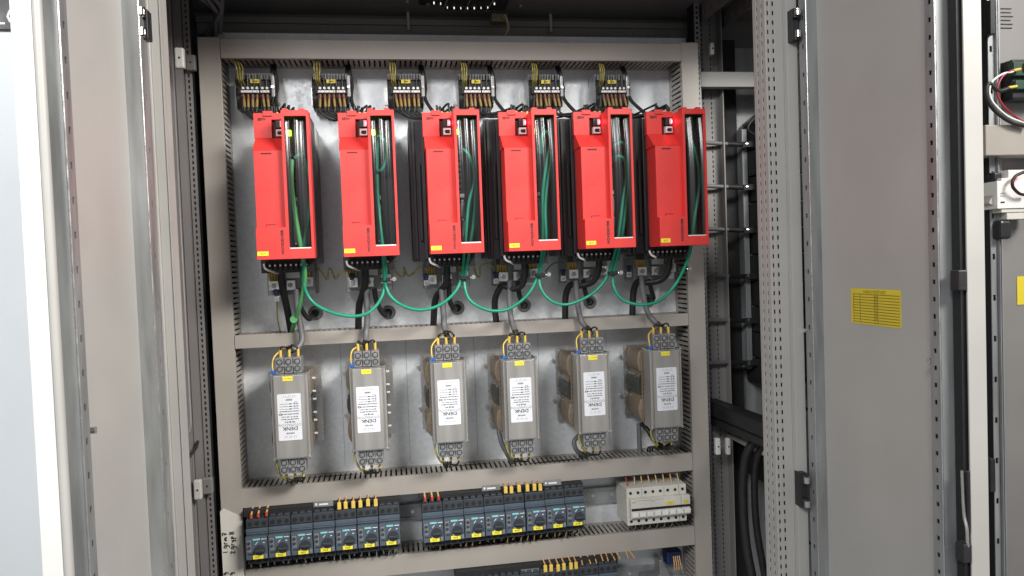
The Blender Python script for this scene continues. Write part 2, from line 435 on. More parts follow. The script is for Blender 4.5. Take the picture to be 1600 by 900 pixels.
for (x, y) in ((1461, 564), (1264, 516)):
    p = wall_px(x, y, XR-.014); mb.cyl(p, p-Vector((.012, 0, 0)), .005, 10)
cpart(mb, "rail_bolt", STEEL, rd)
# lock rod guides between rail and edge
mb = MB()
p = wall_px(1493, 438, XR-.02)
mb.box(p.x-.002, p.x+.012, p.y-.009, p.y+.009, p.z-.015, p.z+.015)
p2 = wall_px(1500, 862, XR-.02)
mb.box(p2.x-.002, p2.x+.012, p2.y-.010, p2.y+.008, p2.z-.014, p2.z+.014)
p3 = wall_px(1507, 735, XR-.012)
mb.box(p3.x+.001, p3.x+.006, p3.y-.005, p3.y+.003, p2.z+.03, p3.z)
cpart(mb, "lock_rod_guide", BLACK, rd, .002)
mb = MB().tube([wall_px(1503, 735, XR-.014), wall_px(1506, 800, XR-.014), wall_px(1511, 830, XR-.014), wall_px(1512, 870, XR-.014)], .0025, 6)
cpart(mb, "lock_rod", STEEL, rd)
# yellow sticker on the right door
q0 = wall_px(1330, 450, XR); q1 = wall_px(1409, 519, XR)
ya, yb = q1.y, q0.y; zt, zb = q0.z, q1.z+.006
cpart(MB().box(XR-.0008, XR-.0002, ya, yb, zb, zt), "sticker", LABELY, rd)
mb = MB(); hz = zt-zb; wy = yb-ya
for k in range(11):
    z = zt-hz*(.16+.078*k); mb.box(XR-.0012, XR-.0009, ya+wy*.02, yb-wy*.05, z-.0006, z+.0006)
for fy in (.94, .80, .50, .44): mb.box(XR-.0012, XR-.0009, ya+wy*fy-.0005, ya+wy*fy+.0005, zb+hz*.04, zt-hz*.16)
mb.text("KABLO KESİTLERİ", .0075, (XR-.0013, ya+wy*.5, zt-hz*.09), (0, -1, 0), (0, 0, 1))
for k in range(9):
    mb.text(["mm²", "0,75", "1,5", "2,5", "4", "6", "10", "16", "25"][k], .005, (XR-.0013, ya+wy*.47, zt-hz*(.2+.078*k)), (0, -1, 0), (0, 0, 1))
cpart(mb, "lettering", BROWNINK, rd)

# ------------------------------------------------------------------ neighbouring cabinets
nl = thing("neighbouring_cabinet", "pale cabinet front at far left with a black PLC nameplate", "cabinet", (-.8, 1.36, BOTZ))
MB().box(-.30, .31, 0, .02, 0, 1.75).build("front_panel", WHITEP, nl, .003)
p = P(0, 0, 1.358); q = P(40, 48, 1.358)
MB().box(p.x-.07+.8, q.x+.8+.01, -.006, -.0005, q.z-BOTZ, q.z-BOTZ+.068).build("nameplate", BLACK, nl, .001)
pp = P(13, 26, 1.351)
MB().text("PLC", .040, (pp.x+.8-.012, -.0066, pp.z-BOTZ)).build("lettering", WHITE, nl)

nr = thing("neighbouring_cabinet", "open grey cabinet bay at far right carrying wiring devices and a duct", "cabinet", (1.3, 1.36, BOTZ))
nro = Vector((1.3, 1.36, BOTZ))
def npart(mb, name, m, bevel=0):
    for i in range(len(mb.v)): mb.v[i] = mb.v[i]-nro
    return mb.build(name, m, nr, bevel)
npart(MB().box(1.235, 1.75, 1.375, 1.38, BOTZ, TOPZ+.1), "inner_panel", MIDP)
npart(MB().box(.872, 1.20, 1.39, 1.395, BOTZ, .34), "light_shield", DARKP)  # unseen panel added to block lamp light from the bay
x = P(1553, 300, 1.36).x
mb = MB().perf((x-.016, 1.352, BOTZ), X3, Z3, Y3, .013, TOPZ+.1-BOTZ, [(.0065, .006)], .085, .012)
mb.box(x-.002, x, 1.345, 1.374, BOTZ, TOPZ+.1); mb.box(x+.016, x+.019, 1.36, 1.374, BOTZ, TOPZ+.1)
npart(mb, "stiffening_rail", ZRAIL)
npart(MB().box(x-.017, x-.003, 1.356, 1.372, BOTZ, TOPZ+.1), "rail_shade_fill", MATTE)  # black fill as shade behind the rail holes
a = P(1590, 432, 1.372)
npart(MB().box(a.x, a.x+.09, 1.3735, 1.3745, a.z-.06, a.z), "sticker", LABELY)
a = P(1565, 12, 1.372); mb = MB()
for k in range(6): mb.box(a.x, a.x+.028+random.uniform(-.006, .004), 1.3738, 1.3745, a.z-.008*k-.002, a.z-.008*k)
npart(mb, "stencil_print", BLACK)
for y in (30, 740):
    p = P(1543, y, 1.35); mb = MB().box(p.x-.006, p.x+.006, 1.335, 1.352, p.z-.035, p.z+.035)
    npart(mb, "hinge", BLACK, .002)

dk = MB(); p0 = P(1540, 195, 1.32); p1 = P(1540, 243, 1.32)
dk.box(p0.x, p0.x+.5, 1.32, 1.372, p1.z, p0.z)
o = dk.build("cable_duct", DUCT, None, .002, (p0.x+.1, 1.37, p1.z))
tag(o, "short grey cable duct at the far right edge below the red and white wires", "cable duct")

tr = thing("contact_block", "green and black terminal block at far right with red, white and black wires", "terminal block", P(1585, 165, 1.37))
tro = P(1585, 165, 1.37)
def lp(mb, root_loc, name, m, root, bevel=0):
    r = Vector(root_loc)
    for i in range(len(mb.v)): mb.v[i] = mb.v[i]-r
    return mb.build(name, m, root, bevel)
a = P(1582, 92, 1.335); b_ = P(1582, 155, 1.335)
lp(MB().box(a.x, a.x+.08, 1.335, 1.372, b_.z, a.z), tro, "body", BLACK, tr, .004)
lp(MB().box(a.x-.006, a.x+.06, 1.325, 1.34, b_.z+.045, a.z-.008).box(a.x-.002, a.x+.06, 1.325, 1.34, b_.z+.018, b_.z+.036), tro, "terminal", PCB, tr, .002)
lp(MB().box(a.x+.014, a.x+.05, 1.318, 1.326, a.z-.028, a.z-.010), tro, "red_cap", REDW, tr, .003)
for nm, m, pts in (("wire", WHITE, [(1583, 112), (1566, 116), (1550, 128), (1546, 145), (1553, 162), (1575, 182), (1600, 192)]),
                   ("wire", REDW, [(1584, 109), (1568, 118), (1559, 135), (1560, 152), (1572, 170), (1595, 188), (1610, 192)]),
                   ("wire", RUBBER, [(1576, 138), (1560, 142), (1545, 130), (1542, 148), (1552, 170), (1578, 190), (1605, 198)])):
    lp(MB().tube([P(x_, y_, 1.31) for x_, y_ in pts], .0021 if m is not RUBBER else .004, 8), tro, nm, m, tr)
lp(MB().cyl(P(1580, 111, 1.312), P(1594, 108, 1.318), .0028).cyl(P(1575, 137, 1.312), P(1588, 135, 1.318), .0028), tro, "ferrule", YELLOW, tr)

rl = P(1580, 330, 1.37)
re_ = thing("relay_module", "white relay module at far right with a red light and a black plug below", "relay", rl)
a = P(1558, 278, 1.325); b_ = P(1600, 325, 1.325)
z0, z1 = b_.z, P(1558, 283, 1.325).z
prof = [(a.x, z0), (a.x+.10, z0), (a.x+.10, z1+.022), (a.x+.026, z1+.022), (a.x+.026, z1+.006), (a.x+.010, z1+.006), (a.x+.010, z1), (a.x, z1)]
lp(MB().prism_y(prof, 1.325, 1.365), rl, "housing", WHITE, re_, .001)
lp(MB().box(a.x+.012, a.x+.10, 1.328, 1.36, z0-.008, z0-.0005).box(a.x+.026, a.x+.10, 1.33, 1.36, z0-.022, z0-.0085), rl, "base", CREAMP, re_, .001)
lp(MB().prism_y([(a.x-.0005, z0+.008), (a.x-.0005, z0+.028), (a.x-.009, z0+.016), (a.x-.010, z0+.012)], 1.335, 1.36), rl, "clip", PAINT, re_)
lp(MB().box(a.x+.012, a.x+.038, 1.33, 1.358, z0-.062, z0-.023), rl, "plug", BLACK, re_, .006)
lp(MB().box(a.x+.004, a.x+.022, 1.335, 1.36, z1+.001, z1+.02), rl, "connector", BLACK, re_, .005)
lp(MB().tube([P(1602, 268, 1.31), P(1586, 276, 1.31), P(1582, 290, 1.31), P(1592, 302, 1.312), P(1604, 305, 1.315)], .0032, 8), rl, "lead", RUBBER, re_)
pl = P(1593, 287, 1.3225); lp(MB().cyl(pl, pl+Vector((0, .003, 0)), .0028), rl, "status_light", LEDR, re_)
mb = MB(); pt = P(1567, 304, 1.3243)
mb.text("SAFETY", .004, (pt.x, pt.y, pt.z+.002)).text("RELAY", .004, (pt.x, pt.y, pt.z-.003)); mb.box(pt.x-.005, pt.x+.004, pt.y, pt.y+.0004, pt.z-.017, pt.z-.014)
lp(mb, rl, "lettering", INK, re_)

# ================================================================== CABLE DUCTS
def duct(x0, x1, z0, z1, yf, label, vertical=False, name="cable_duct"):
    loc = Vector(((x0+x1)/2, PL-.001, z0)); r = thing(name, label, "cable duct", loc, "slotted cable ducts on the plate")
    pitch = .0118; wt = .002; yb = PL-.0015
    mb = MB().box(x0+.0005, x1-.0005, yb-.002, yb, z0+.0005, z1-.0005)
    L0, L1 = (z0, z1) if vertical else (x0, x1)
    n = int((L1-L0)/pitch)
    for side in (0, 1):
        for k in range(n):
            u0 = L0+(k+.5)*pitch-.0037; u1 = u0+.0074
            j = random.uniform(-.0003, .0003)
            if vertical:
                xs = (x0+.0006, x0+.0006+wt) if side == 0 else (x1-.0006-wt, x1-.0006)
                mb.box(xs[0], xs[1], yf+.004, yb-.002, u0+j, u1+j)
            else:
                zs = (z0+.0006, z0+.0006+wt) if side == 0 else (z1-.0006-wt, z1-.0006)
                mb.box(u0+j, u1+j, yf+.004, yb-.002, zs[0], zs[1])
        if vertical:
            xs = (x0+.0009, x0+.0003+wt) if side == 0 else (x1-.0003-wt, x1-.0009)
            mb.box(xs[0], xs[1], yb-.014, yb-.0025, z0, z1)
        else:
            zs = (z0+.0009, z0+.0003+wt) if side == 0 else (z1-.0003-wt, z1-.0009)
            mb.box(x0, x1, yb-.014, yb-.0025, zs[0], zs[1])
    lp(mb, loc, "comb", DUCT, r)
    mb = MB()
    if vertical:
        mb.box(x0-.0008, x1+.0008, yf, yf+.002, z0, z1).box(x0-.0008, x0+.0004, yf+.0021, yf+.012, z0, z1).box(x1-.0004, x1+.0008, yf+.0021, yf+.012, z0, z1)
    else:
        mb.box(x0, x1, yf, yf+.002, z0-.0008, z1+.0008).box(x0, x1, yf+.0021, yf+.012, z0-.0008, z0+.0004).box(x0, x1, yf+.0021, yf+.012, z1-.0004, z1+.0008)
    lp(mb, loc, "cover", DUCT, r, .0006)
    mb = MB(); m2 = 9
    for k in range(m2):
        if vertical:
            cx = x0+.008+(x1-x0-.016)*random.random(); cy = yf+.02+.045*random.random()
            mb.tube([(cx+random.uniform(-.006, .006), cy+random.uniform(-.01, .01), L0+(L1-L0)*t/6) for t in range(7)], .0045, 6)
        else:
            cz = z0+.008+(z1-z0-.016)*random.random(); cy = yf+.02+.045*random.random()
            mb.tube([(L0+(L1-L0)*t/6, cy+random.uniform(-.01, .01), cz+random.uniform(-.006, .006)) for t in range(7)], .0045, 6)
    lp(mb, loc, "wire_fill", MATTE, r)
    return r
YF = 1.71
duct(-.401, -.357, BOTZ, .517, YF, "tall upright cable duct along the left edge of the plate", True)
duct(.706, .747, BOTZ, .517, YF, "tall upright cable duct along the right edge of the plate", True)
duct(-.355, .704, .473, .513, YF, "topmost horizontal cable duct above the six small terminal blocks")
duct(-.355, .704, -.166, -.138, YF, "narrow horizontal cable duct between the red drives and the silver filters")
duct(-.357, .704, -.523, -.482, YF, "horizontal cable duct right under the six silver filters")
duct(-.360, .704, -.708, -.664, YF, "lowest horizontal cable duct below the two full rows of breakers")
# handwritten paper strip
p = P(345, 795, 1.7075)
ps = thing("paper_strip", "pale strip with handwritten notes stuck on the left upright duct", "paper strip", (-.379, 1.708, -.80))
pso = Vector((-.379, 1.708, -.80)); zt = p.z
lp(MB().prism_y([(-.4035, -.98), (-.3585, -.98), (-.3585, zt-.022), (-.396, zt), (-.4035, zt-.006)], 1.7078, 1.7092), pso, "paper", CREAMP, ps)
GL = {'1': [[(.2, 0), (.2, .9)]], '.': [[(.1, 0), (.15, .08)]], 'g': [[(.6, .55), (.3, .7), (.05, .4), (.3, .1), (.55, .4), (.6, .6), (.55, -.3), (.1, -.45)]],
      'r': [[(.1, 0), (.12, .55)], [(.12, .4), (.3, .6), (.45, .5)]], 'n': [[(.05, 0), (.1, .5), (.2, .3), (.35, .55), (.45, .1), (.6, .5), (.75, .05)]],
      '7': [[(0, .8), (.55, .9), (.25, 0)], [(.1, .4), (.5, .45)]], '2': [[(.05, .7), (.3, .9), (.5, .65), (.05, 0), (.6, .05)]],
      'y': [[(.05, .5), (.1, .15), (.3, .1), (.45, .5), (.4, -.3), (.15, -.4)]], 'p': [[(.1, .5), (.12, -.5)], [(.1, .4), (.4, .6), (.5, .3), (.15, .15)]],
      '8': [[(.3, .45), (.05, .7), (.3, .95), (.55, .7), (.3, .45), (0, .2), (.3, 0), (.6, .2), (.3, .45)]],
      '9': [[(.5, .7), (.2, .95), (.05, .65), (.3, .5), (.5, .75), (.45, .1), (.2, 0)]]}
mb = MB()
def hand(s, px, py, size):
    o = P(px, py, 1.7072); x = 0
    for ch in s:
        if ch != ' ': mb.strokes([[(a+x, b) for a, b in l] for l in GL[ch]], o, Z3, -X3, size, .00105)
        x += .3 if ch in '. ' else .85 if ch in 'gn' else .75
hand("1.grn 7", 356, 864, .0104); hand("2.gryp 8", 367, 865, .0098); hand("9", 357, 898, .010); hand("9", 367, 898, .010)
lp(mb, pso, "handwriting", INK, ps)

# ================================================================== RED DRIVES
F = 1.555; DW, DH = .120, .300; DZ = .026
def make_drive():
    r = thing("motor_drive", "red", "motor drive", (0, 0, 0), "red motor drives in a row")
    xs = .0625
    mb = MB()
    mb.prism_x([(.07, 0), (0, 0), (0, .064), (.014, .064), (.014, .2215), (.07, .2215)], 0, xs)
    mb.prism_x([(.07, .2217), (.014, .2217), (.055, .2535), (.07, .2535)], -.002, xs)
    mb.box(-.004, .034, .055, .07, .2537, .3055).box(.034, xs, .055, .07, .292, .3055).box(.034, xs, .066, .07, .2537, .292)
    mb.box(.0165, .0375, .053, .056, .2995, .3095)
    # window column
    mb.box(xs, .0685, 0, .07, 0, .300).box(.1148, DW, 0, .038, 0, .300)
    mb.box(.0685, .1148, 0, .07, 0, .020).box(.0685, .1148, 0, .07, .2885, .300)
    mb.box(.0645, .076, .004, .03, .300, .3045).box(.099, .1105, .004, .03, .300, .3045)
    mb.ring((.027, .014, .142), .0048, .0006)
    mb.build("front_cover", RED, r, .0011)
    mb = MB().box(.0155, .0375, .0134, .0145, .2140, .2168)
    mb.box(.0195, .0395, .0134, .0145, .0705, .0716).box(.0195, .0206, .0134, .0145, .0665, .0705)
    mb.build("latch_slot", REDD, r)
    MB().box(.018, .0365, .0524, .0535, .2990, .2996).build("latch_gap", REDD, r)
    # keypad recess
    kb = MB().box(.043, .0595, .052, .066, .2740, .2905).build("display", BLACK, r, .0006)
    MB().box(.0525, .0588, .0505, .0525, .2760, .2885).build("display_face", WHITE, kb)
    MB().box(.0565, .0587, .0495, .0506, .2790, .2850).build("status_led", LEDR, kb)
    jk = MB().box(.043, .0600, .052, .066, .2570, .2715).build("service_socket", WHITE, r, .0006)
    MB().prism_y([(.0455, .2638), (.048, .2598), (.0575, .2598), (.0575, .2673), (.048, .2673)], .0515, .053).build("socket_opening", MATTE, jk)
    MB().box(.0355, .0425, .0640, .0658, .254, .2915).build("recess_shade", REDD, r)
    # interior behind the window
    MB().box(.0686, .0696, .006, .060, .0228, .2880).box(.1138, .1147, .006, .060, .0228, .2880).box(.0698, .1136, .006, .060, .2870, .2883).build("window_tray", MATTE, r)
    it = MB().box(.0698, .1136, .052, .060, .021, .288).build("circuit_board", BLACK, r)
    mb = MB()
    for z in (.035, .075):
        mb.box(.073, .0835, .034, .052, z, z+.034)
    mb.build("plug_connector", SINK, it, .002)
    mb = MB()
    for z in (.035, .075):
        mb.cyl((.078, .032, z-.003), (.078, .04, z-.003), .0028).cyl((.078, .032, z+.037), (.078, .04, z+.037), .0028)
    mb.box(.074, .084, .040, .052, .120, .128)
    mb.build("connector_screw", STEEL, it)
    mb = MB()
    for k in range(7): mb.box(.0705, .079, .040, .052, .140+.012*k, .148+.012*k)
    mb.build("terminal_row", BRKD, it, .001)
    MB().box(.0700, .0770, .040, .045, .256, .267).build("status_light", LEDG, r)
    # clear cover: gently ribbed so it glints in upright bars
    vs = []; fs = []; n = 21; m = 13
    for i in range(n):
        x = .0698+(.1136-.0698)*i/(n-1)
        for j in range(m):
            z = .0235+(.2868-.0235)*j/(m-1); t = max(0, (z-.17)/.117)
            vs.append((x, .0035+.0030*sin(i/(n-1)*pi*3.0+.35*t)+.010*t*t, z))
    for i in range(n-1):
        for j in range(m-1): fs.append((i*m+j, (i+1)*m+j, (i+1)*m+j+1, i*m+j+1))
    MB().add(vs, fs, True).build("window", GLASS, r)
    MB().box(.0695, .1138, .001, .012, .0202, .0226).build("window_lip", WHITE, r)
    # lettering
    MB().text("SEW", .0078, (.0135, .0545, .2925), sx=1.15).text("SEW", .0078, (.0140, .0544, .2928), sx=1.15).text("SEW", .0078, (.0137, .0543, .2922), sx=1.15).build("lettering", INK, r)
    MB().text("MOVIDRIVE®", .0084, (.0548, -.0007, .034), (0, 0, 1), (-1, 0, 0)).text("MOVIDRIVE®", .0084, (.0552, -.0006, .0343), (0, 0, 1), (-1, 0, 0)).text("MOVIDRIVE®", .0084, (.0545, -.0005, .0342), (0, 0, 1), (-1, 0, 0)).build("lettering", INK, r)
    tg = MB().box(.0012, .0245, -.0012, -.0002, .0075, .0165).build("tag", TAG, r)
    # body
    mb = MB().box(.0025, .1125, .0705, .128, .002, .294).box(.1128, .1185, .0385, .128, .002, .297)
    mb.box(.0012, .0025, .095, .110, .03, .20); mb.box(.0005, .0025, .075, .079, .004, .29); mb.box(.1182, .1192, .095, .110, .03, .20)
    mb.build("body", BLACK, r, .0012)
    hs = MB()
    hs.box(.004, .114, .1285, .236, -.010, .298)
    for k in range(8): hs.box(.0005, .004, .133+.0125*k, .139+.0125*k, -.008, .296); hs.box(.114, .1175, .133+.0125*k, .139+.0125*k, -.008, .296)
    hs.build("heat_sink", SINK, r, .0006)
    # underside terminals
    tb = MB().box(-.008, .108, .085, .150, -.028, .0015)
    for k in range(9): tb.box(-.003+.0115*k, .005+.0115*k, .078, .0855, -.022, -.006)
    tb.build("terminal_strip", BLACK, r, .001)
    mb = MB()
    for k in range(9): mb.cyl((.001+.0115*k, .0765, -.012), (.001+.0115*k, .079, -.012), .0022, 8)
    mb.build("terminal_screw", STEEL, r)
    sh = MB().box(-.010, .102, .168, .1695, -.078, -.02).box(-.010, -.0085, .168, .236, -.078, -.02).box(.1005, .102, .168, .236, -.078, -.02)
    sh.build("shield_plate", ZRAIL, r, .0005)
    for cx, cz in ((.008, -.056), (.045, -.056), (.086, -.050)):
        c = MB().box(cx-.012, cx+.012, .146, .149, cz-.011, cz+.011).box(cx-.012, cx-.010, .149, .168, cz-.011, cz+.011).box(cx+.010, cx+.012, .149, .168, cz-.011, cz+.011)
        co = c.build("cable_clamp", STEEL, r, .0015)
        MB().cyl((cx, .142, cz), (cx, .147, cz), .0052, 12).cyl((cx, .140, cz), (cx, .1425, cz), .0028, 6).build("clamp_bolt", ZRAIL, co)
    MB().box(.036, .068, .150, .162, -.041, -.024).build("terminal_cover", WHITE, r, .001)
    mb = MB()
    for k in range(4): mb.cyl((-.004+.006*k, .155, -.028), (-.002+.006*k, .160, -.046), .0026, 8)
    for k in range(3): mb.cyl((.076+.006*k, .155, -.028), (.078+.006*k, .160, -.044), .0026, 8)
    mb.build("ferrule", YELLOW, r)
    MB().tube([(.000, .074, -.008), (.004, .071, -.018), (.016, .074, -.024), (.026, .10, -.028)], .0026, 8).build("jumper_wire", WHITE, r)
    return r
drv0 = make_drive()
SXD = .113/DW
CX = [x+.0565 for x in (-.272, -.1005, .077, .243, .411, .580)]
DLAB = ["red motor drive at the left end of the row, thick green cable in its window",
        "second red motor drive from the left, green loop high in its window",
        "third red motor drive from the left, beside a black finned side wall",
        "fourth red motor drive, with a long double green cable in its window",
        "fifth red motor drive, second from the right end of the row",
        "red motor drive at the right end of the row, next to the right duct"]
DTAG = ["-1U1", "-2U1", "-3U1", "-4U1", "-5U1", "-6U1"]
drives = []
for i, cx in enumerate(CX):
    d = drv0 if i == 0 else copy_tree(drv0)
    d.location = (cx-.0565, F, DZ); d.scale = (SXD, 1, 1); d["label"] = DLAB[i]; drives.append(d)
for i, d in enumerate(drives):
    MB().text(DTAG[i], .0062, (.0128, -.0016, .012)).build("tag_lettering", BROWNINK, d)
    if i >= 2:
        mb = MB().box(-.034, -.0015, .105, .236, -.012, .294)
        for k in range(9): mb.box(-.0352, -.034, .112+.0135*k, .117+.0135*k, -.010, .292)
        mb.build("side_heat_sink", SINK, d, .0008)
        mb = MB().box(-.036, -.001, .088, .1045, -.014, .297).box(-.030, -.023, .083, .0878, -.010, .294).box(-.009, -.001, .072, .0878, -.010, .294)
        mb.box(-.018, -.0115, .081, .0878, .03, .20)
        mb.build("side_cover", BLACK, d, .0012)

# ================================================================== EMC FILTERS
FY = 1.63; FW_, FH = .077, .181; FZ = -.397
def terminal_set(mb_body, mb_ring, mb_scr, z0, z1):
    for k in range(3):
        x0 = .0115+.0185*k; mb_body.box(x0, x0+.0168, .010, .050, z0, z1)
        for zz in (z0+(z1-z0)*.28, z0+(z1-z0)*.74):
            mb_ring.ring((x0+.0084, .0095, zz), .0056, .0011, n=12)
            mb_scr.cyl((x0+.0084, .0092, zz), (x0+.0084, .0100, zz), .0044, 10)
    for k in range(2): mb_scr.cyl((.0297+.0185*k, .006, z0+(z1-z0)*.5), (.0297+.0185*k, .0102, z0+(z1-z0)*.5), .0022, 8)
def make_filter():
    r = thing("line_filter", "silver", "filter", (0, 0, 0), "silver line filters in a row")
    mb = MB().box(.007, .069, 0, .004, .002, FH-.002)
    mb.prism_y([(.0, .001), (.0068, .001), (.0068, FH-.001), (.0, FH-.001)], .006, .054)
    mb.prism_y([(.0702, .001), (.077, .001), (.077, FH-.001), (.0702, FH-.001)], .006, .054)
    mb.box(.0069, .0701, .0041, .054, .002, FH-.002)
    mb.box(.0032, .0040, .0035, .0062, .001, FH-.001).box(.0730, .0738, .0035, .0062, .001, FH-.001)
    mb.build("case", ALU, r, .0008)
    mb = MB().box(-.001, .078, .004, .056, -.0012, .0012).box(-.001, .078, .004, .056, FH-.0012, FH+.0012)
    mb.build("end_plate", STEEL, r)
    mb = MB()
    for x in (.0015, .0755):
        for z, s_ in ((0, -1), (FH, 1)):
            mb.cyl((x, .006, z+s_*.0015), (x, .006, z+s_*.004), .0026, 8)
    mb.build("corner_screw", STEEL, r)
    # label, upside down
    lb = MB().prism_y([(.0145, .040), (.0605, .040), (.062, .0415), (.062, .1385), (.0605, .140), (.0145, .140), (.013, .1385), (.013, .0415)], -.0008, -.0002).build("label", PAPER, r)
    U, V = (-1, 0, 0), (0, 0, -1); mb = MB(); yy = -.0012
    def t(s_, size, x, z, sx=1.0):
        mb.text(s_, size, (x, yy, z), U, V, sx); mb.text(s_, size, (x+.00025, yy+.0001, z+.0002), U, V, sx)
    t("DENK", .0105, .0375, .0655, 1.15); t("MOTOR", .0045, .0375, .0555)
    t("20A @ 40 C", .0042, .0375, .0795)
    t("Rated 3x480 VAC 50/60 Hz", .0032, .0375, .0855); t("IEC 38 / UL 1283 / C 22.2", .0032, .0375, .0905)
    t("VDE 0565 400VAC 2250 VDC", .0030, .0375, .0965); t("CE", .006, .0185, .0965)
    t("ATTENTION EARTH BEFORE USE", .0028, .0375, .1025); t("DRIVE", .0048, .0375, .1275)
    for k in range(3):
        z = .1075+.0055*k
        mb.box(.0175, .0365, yy, yy+.0003, z-.0003, z+.0003).box(.0435, .0575, yy, yy+.0003, z-.0003, z+.0003)
        mb.box(.0375, .0425, yy, yy+.0003, z-.001, z+.001)
    mb.box(.0485, .0491, yy, yy+.0003, .1075, .122).box(.0535, .0541, yy, yy+.0003, .1075, .122).box(.0485, .0541, yy, yy+.0003, .1216, .1222)
    mb.build("lettering", INK, lb)
    mb = MB(); mb.text("OTOMASYON", .0075, (.0375, yy, .0735), U, V, 1.0)
    for k in range(3):
        mb.text("L%d" % (k+1), .0062, (.028+.0095*k, yy, .0475), U, V); mb.text("L%d'" % (k+1), .0062, (.028+.0095*k, yy, .1345), U, V)
    mb.build("lettering", INKG, lb)
    tg = MB().box(.026, .047, -.0009, -.0002, FH-.013, FH-.0035).build("tag", TAG, r)
    MB().text("-1Z1 / DRIVE", .0034, (.0365, -.0012, FH-.0083)).build("lettering", BROWNINK, tg)
    b, g, s_ = MB(), MB(), MB()
    terminal_set(b, g, s_, FH+.002, FH+.035); terminal_set(b, g, s_, -.035, -.002)
    tb = b.build("terminal_block", TGREY, r, .0008)
    g.build("terminal_ring", BRKD, tb); s_.build("terminal_screw", STEEL, tb)
    MB().box(.0, .0105, .010, .022, FH+.002, FH+.009).build("earth_sleeve", BLUE, r, .001)
    # rear choke bank with brown wrapped windings
    mb = MB()
    for k, (z0, z1) in enumerate(((.122, .176), (.066, .116), (.006, .060))):
        m = MB()
        zc = (z0+z1)/2
        prof = []
        for j in range(13):
            a = pi*j/12; prof.append((-.012+.010*(1-sin(a)), zc-(z1-z0)/2*cos(a)))
        prof = [(x, z) for x, z in prof]+[(.0765, z1), (.0765, z0)]
        m.prism_y(prof, .060 if k != 1 else .068, .146)
        for j in range(3): m.box(-.010, .076, .075+.022*j, .079+.022*j, z0+.004, z1-.004) if k == 1 else None
        m.build("winding", BROWN if k != 1 else TDARK, r, .004)
    mb = MB()
    for j in range(4):
        for z in (.064, .119):
            mb.prism_y([(-.006, z-.006), (.002, z-.001), (.002, z+.001), (-.006, z+.007)], .070+.02*j, .078+.02*j)
    mb.build("winding_fin", BROWN, r)
    sx = MB().perf((-.0035, .057, .004), X3, Z3, Y3, .009, FH-.008, [(.0045, .0035)], .0105, .0055, .003)
    sx.build("slotted_strip", BROWN, r)
    MB().box(-.002, .0745, .0602, .062, .004, FH-.004).build("strip_backing", MATTE, r)
    mb = MB()
    for k in range(6): mb.box(.0768, .0845, .090, .094, .030+.024*k+(.006 if k % 2 else 0), .0345+.024*k+(.006 if k % 2 else 0))
    mb.build("fixing_tab", WHITE, r, .0012)
    mb = MB().box(-.018, .092, .150, .152, .001, FH-.001); 
    for z in (.05, .15): mb.cyl((-.022, .158, z), (-.022, .169, z), .0042, 10)
    mb.build("base_plate", STEEL, r)
    return r
flt0 = make_filter()
FX = [-.271, -.1055, .0705, .2320, .4020, .5755]
FLAB = ["silver filter at the left end of the row, blue sleeve bright at its top left",
        "second silver filter from the left, pale fixing tabs down its right side",
        "third silver filter from the left, under the third red drive",
        "fourth silver filter, its brown windings just showing on the left",
        "fifth silver filter, brown windings bulging out to its left",
        "silver filter at the right end of the row, close to the right duct"]
FZS = [-.401, -.396, -.392, -.397, -.394, -.394]
for i in range(6):
    f = flt0 if i == 0 else copy_tree(flt0)
    f.location = (FX[i], FY, FZS[i]); f["label"] = FLAB[i]

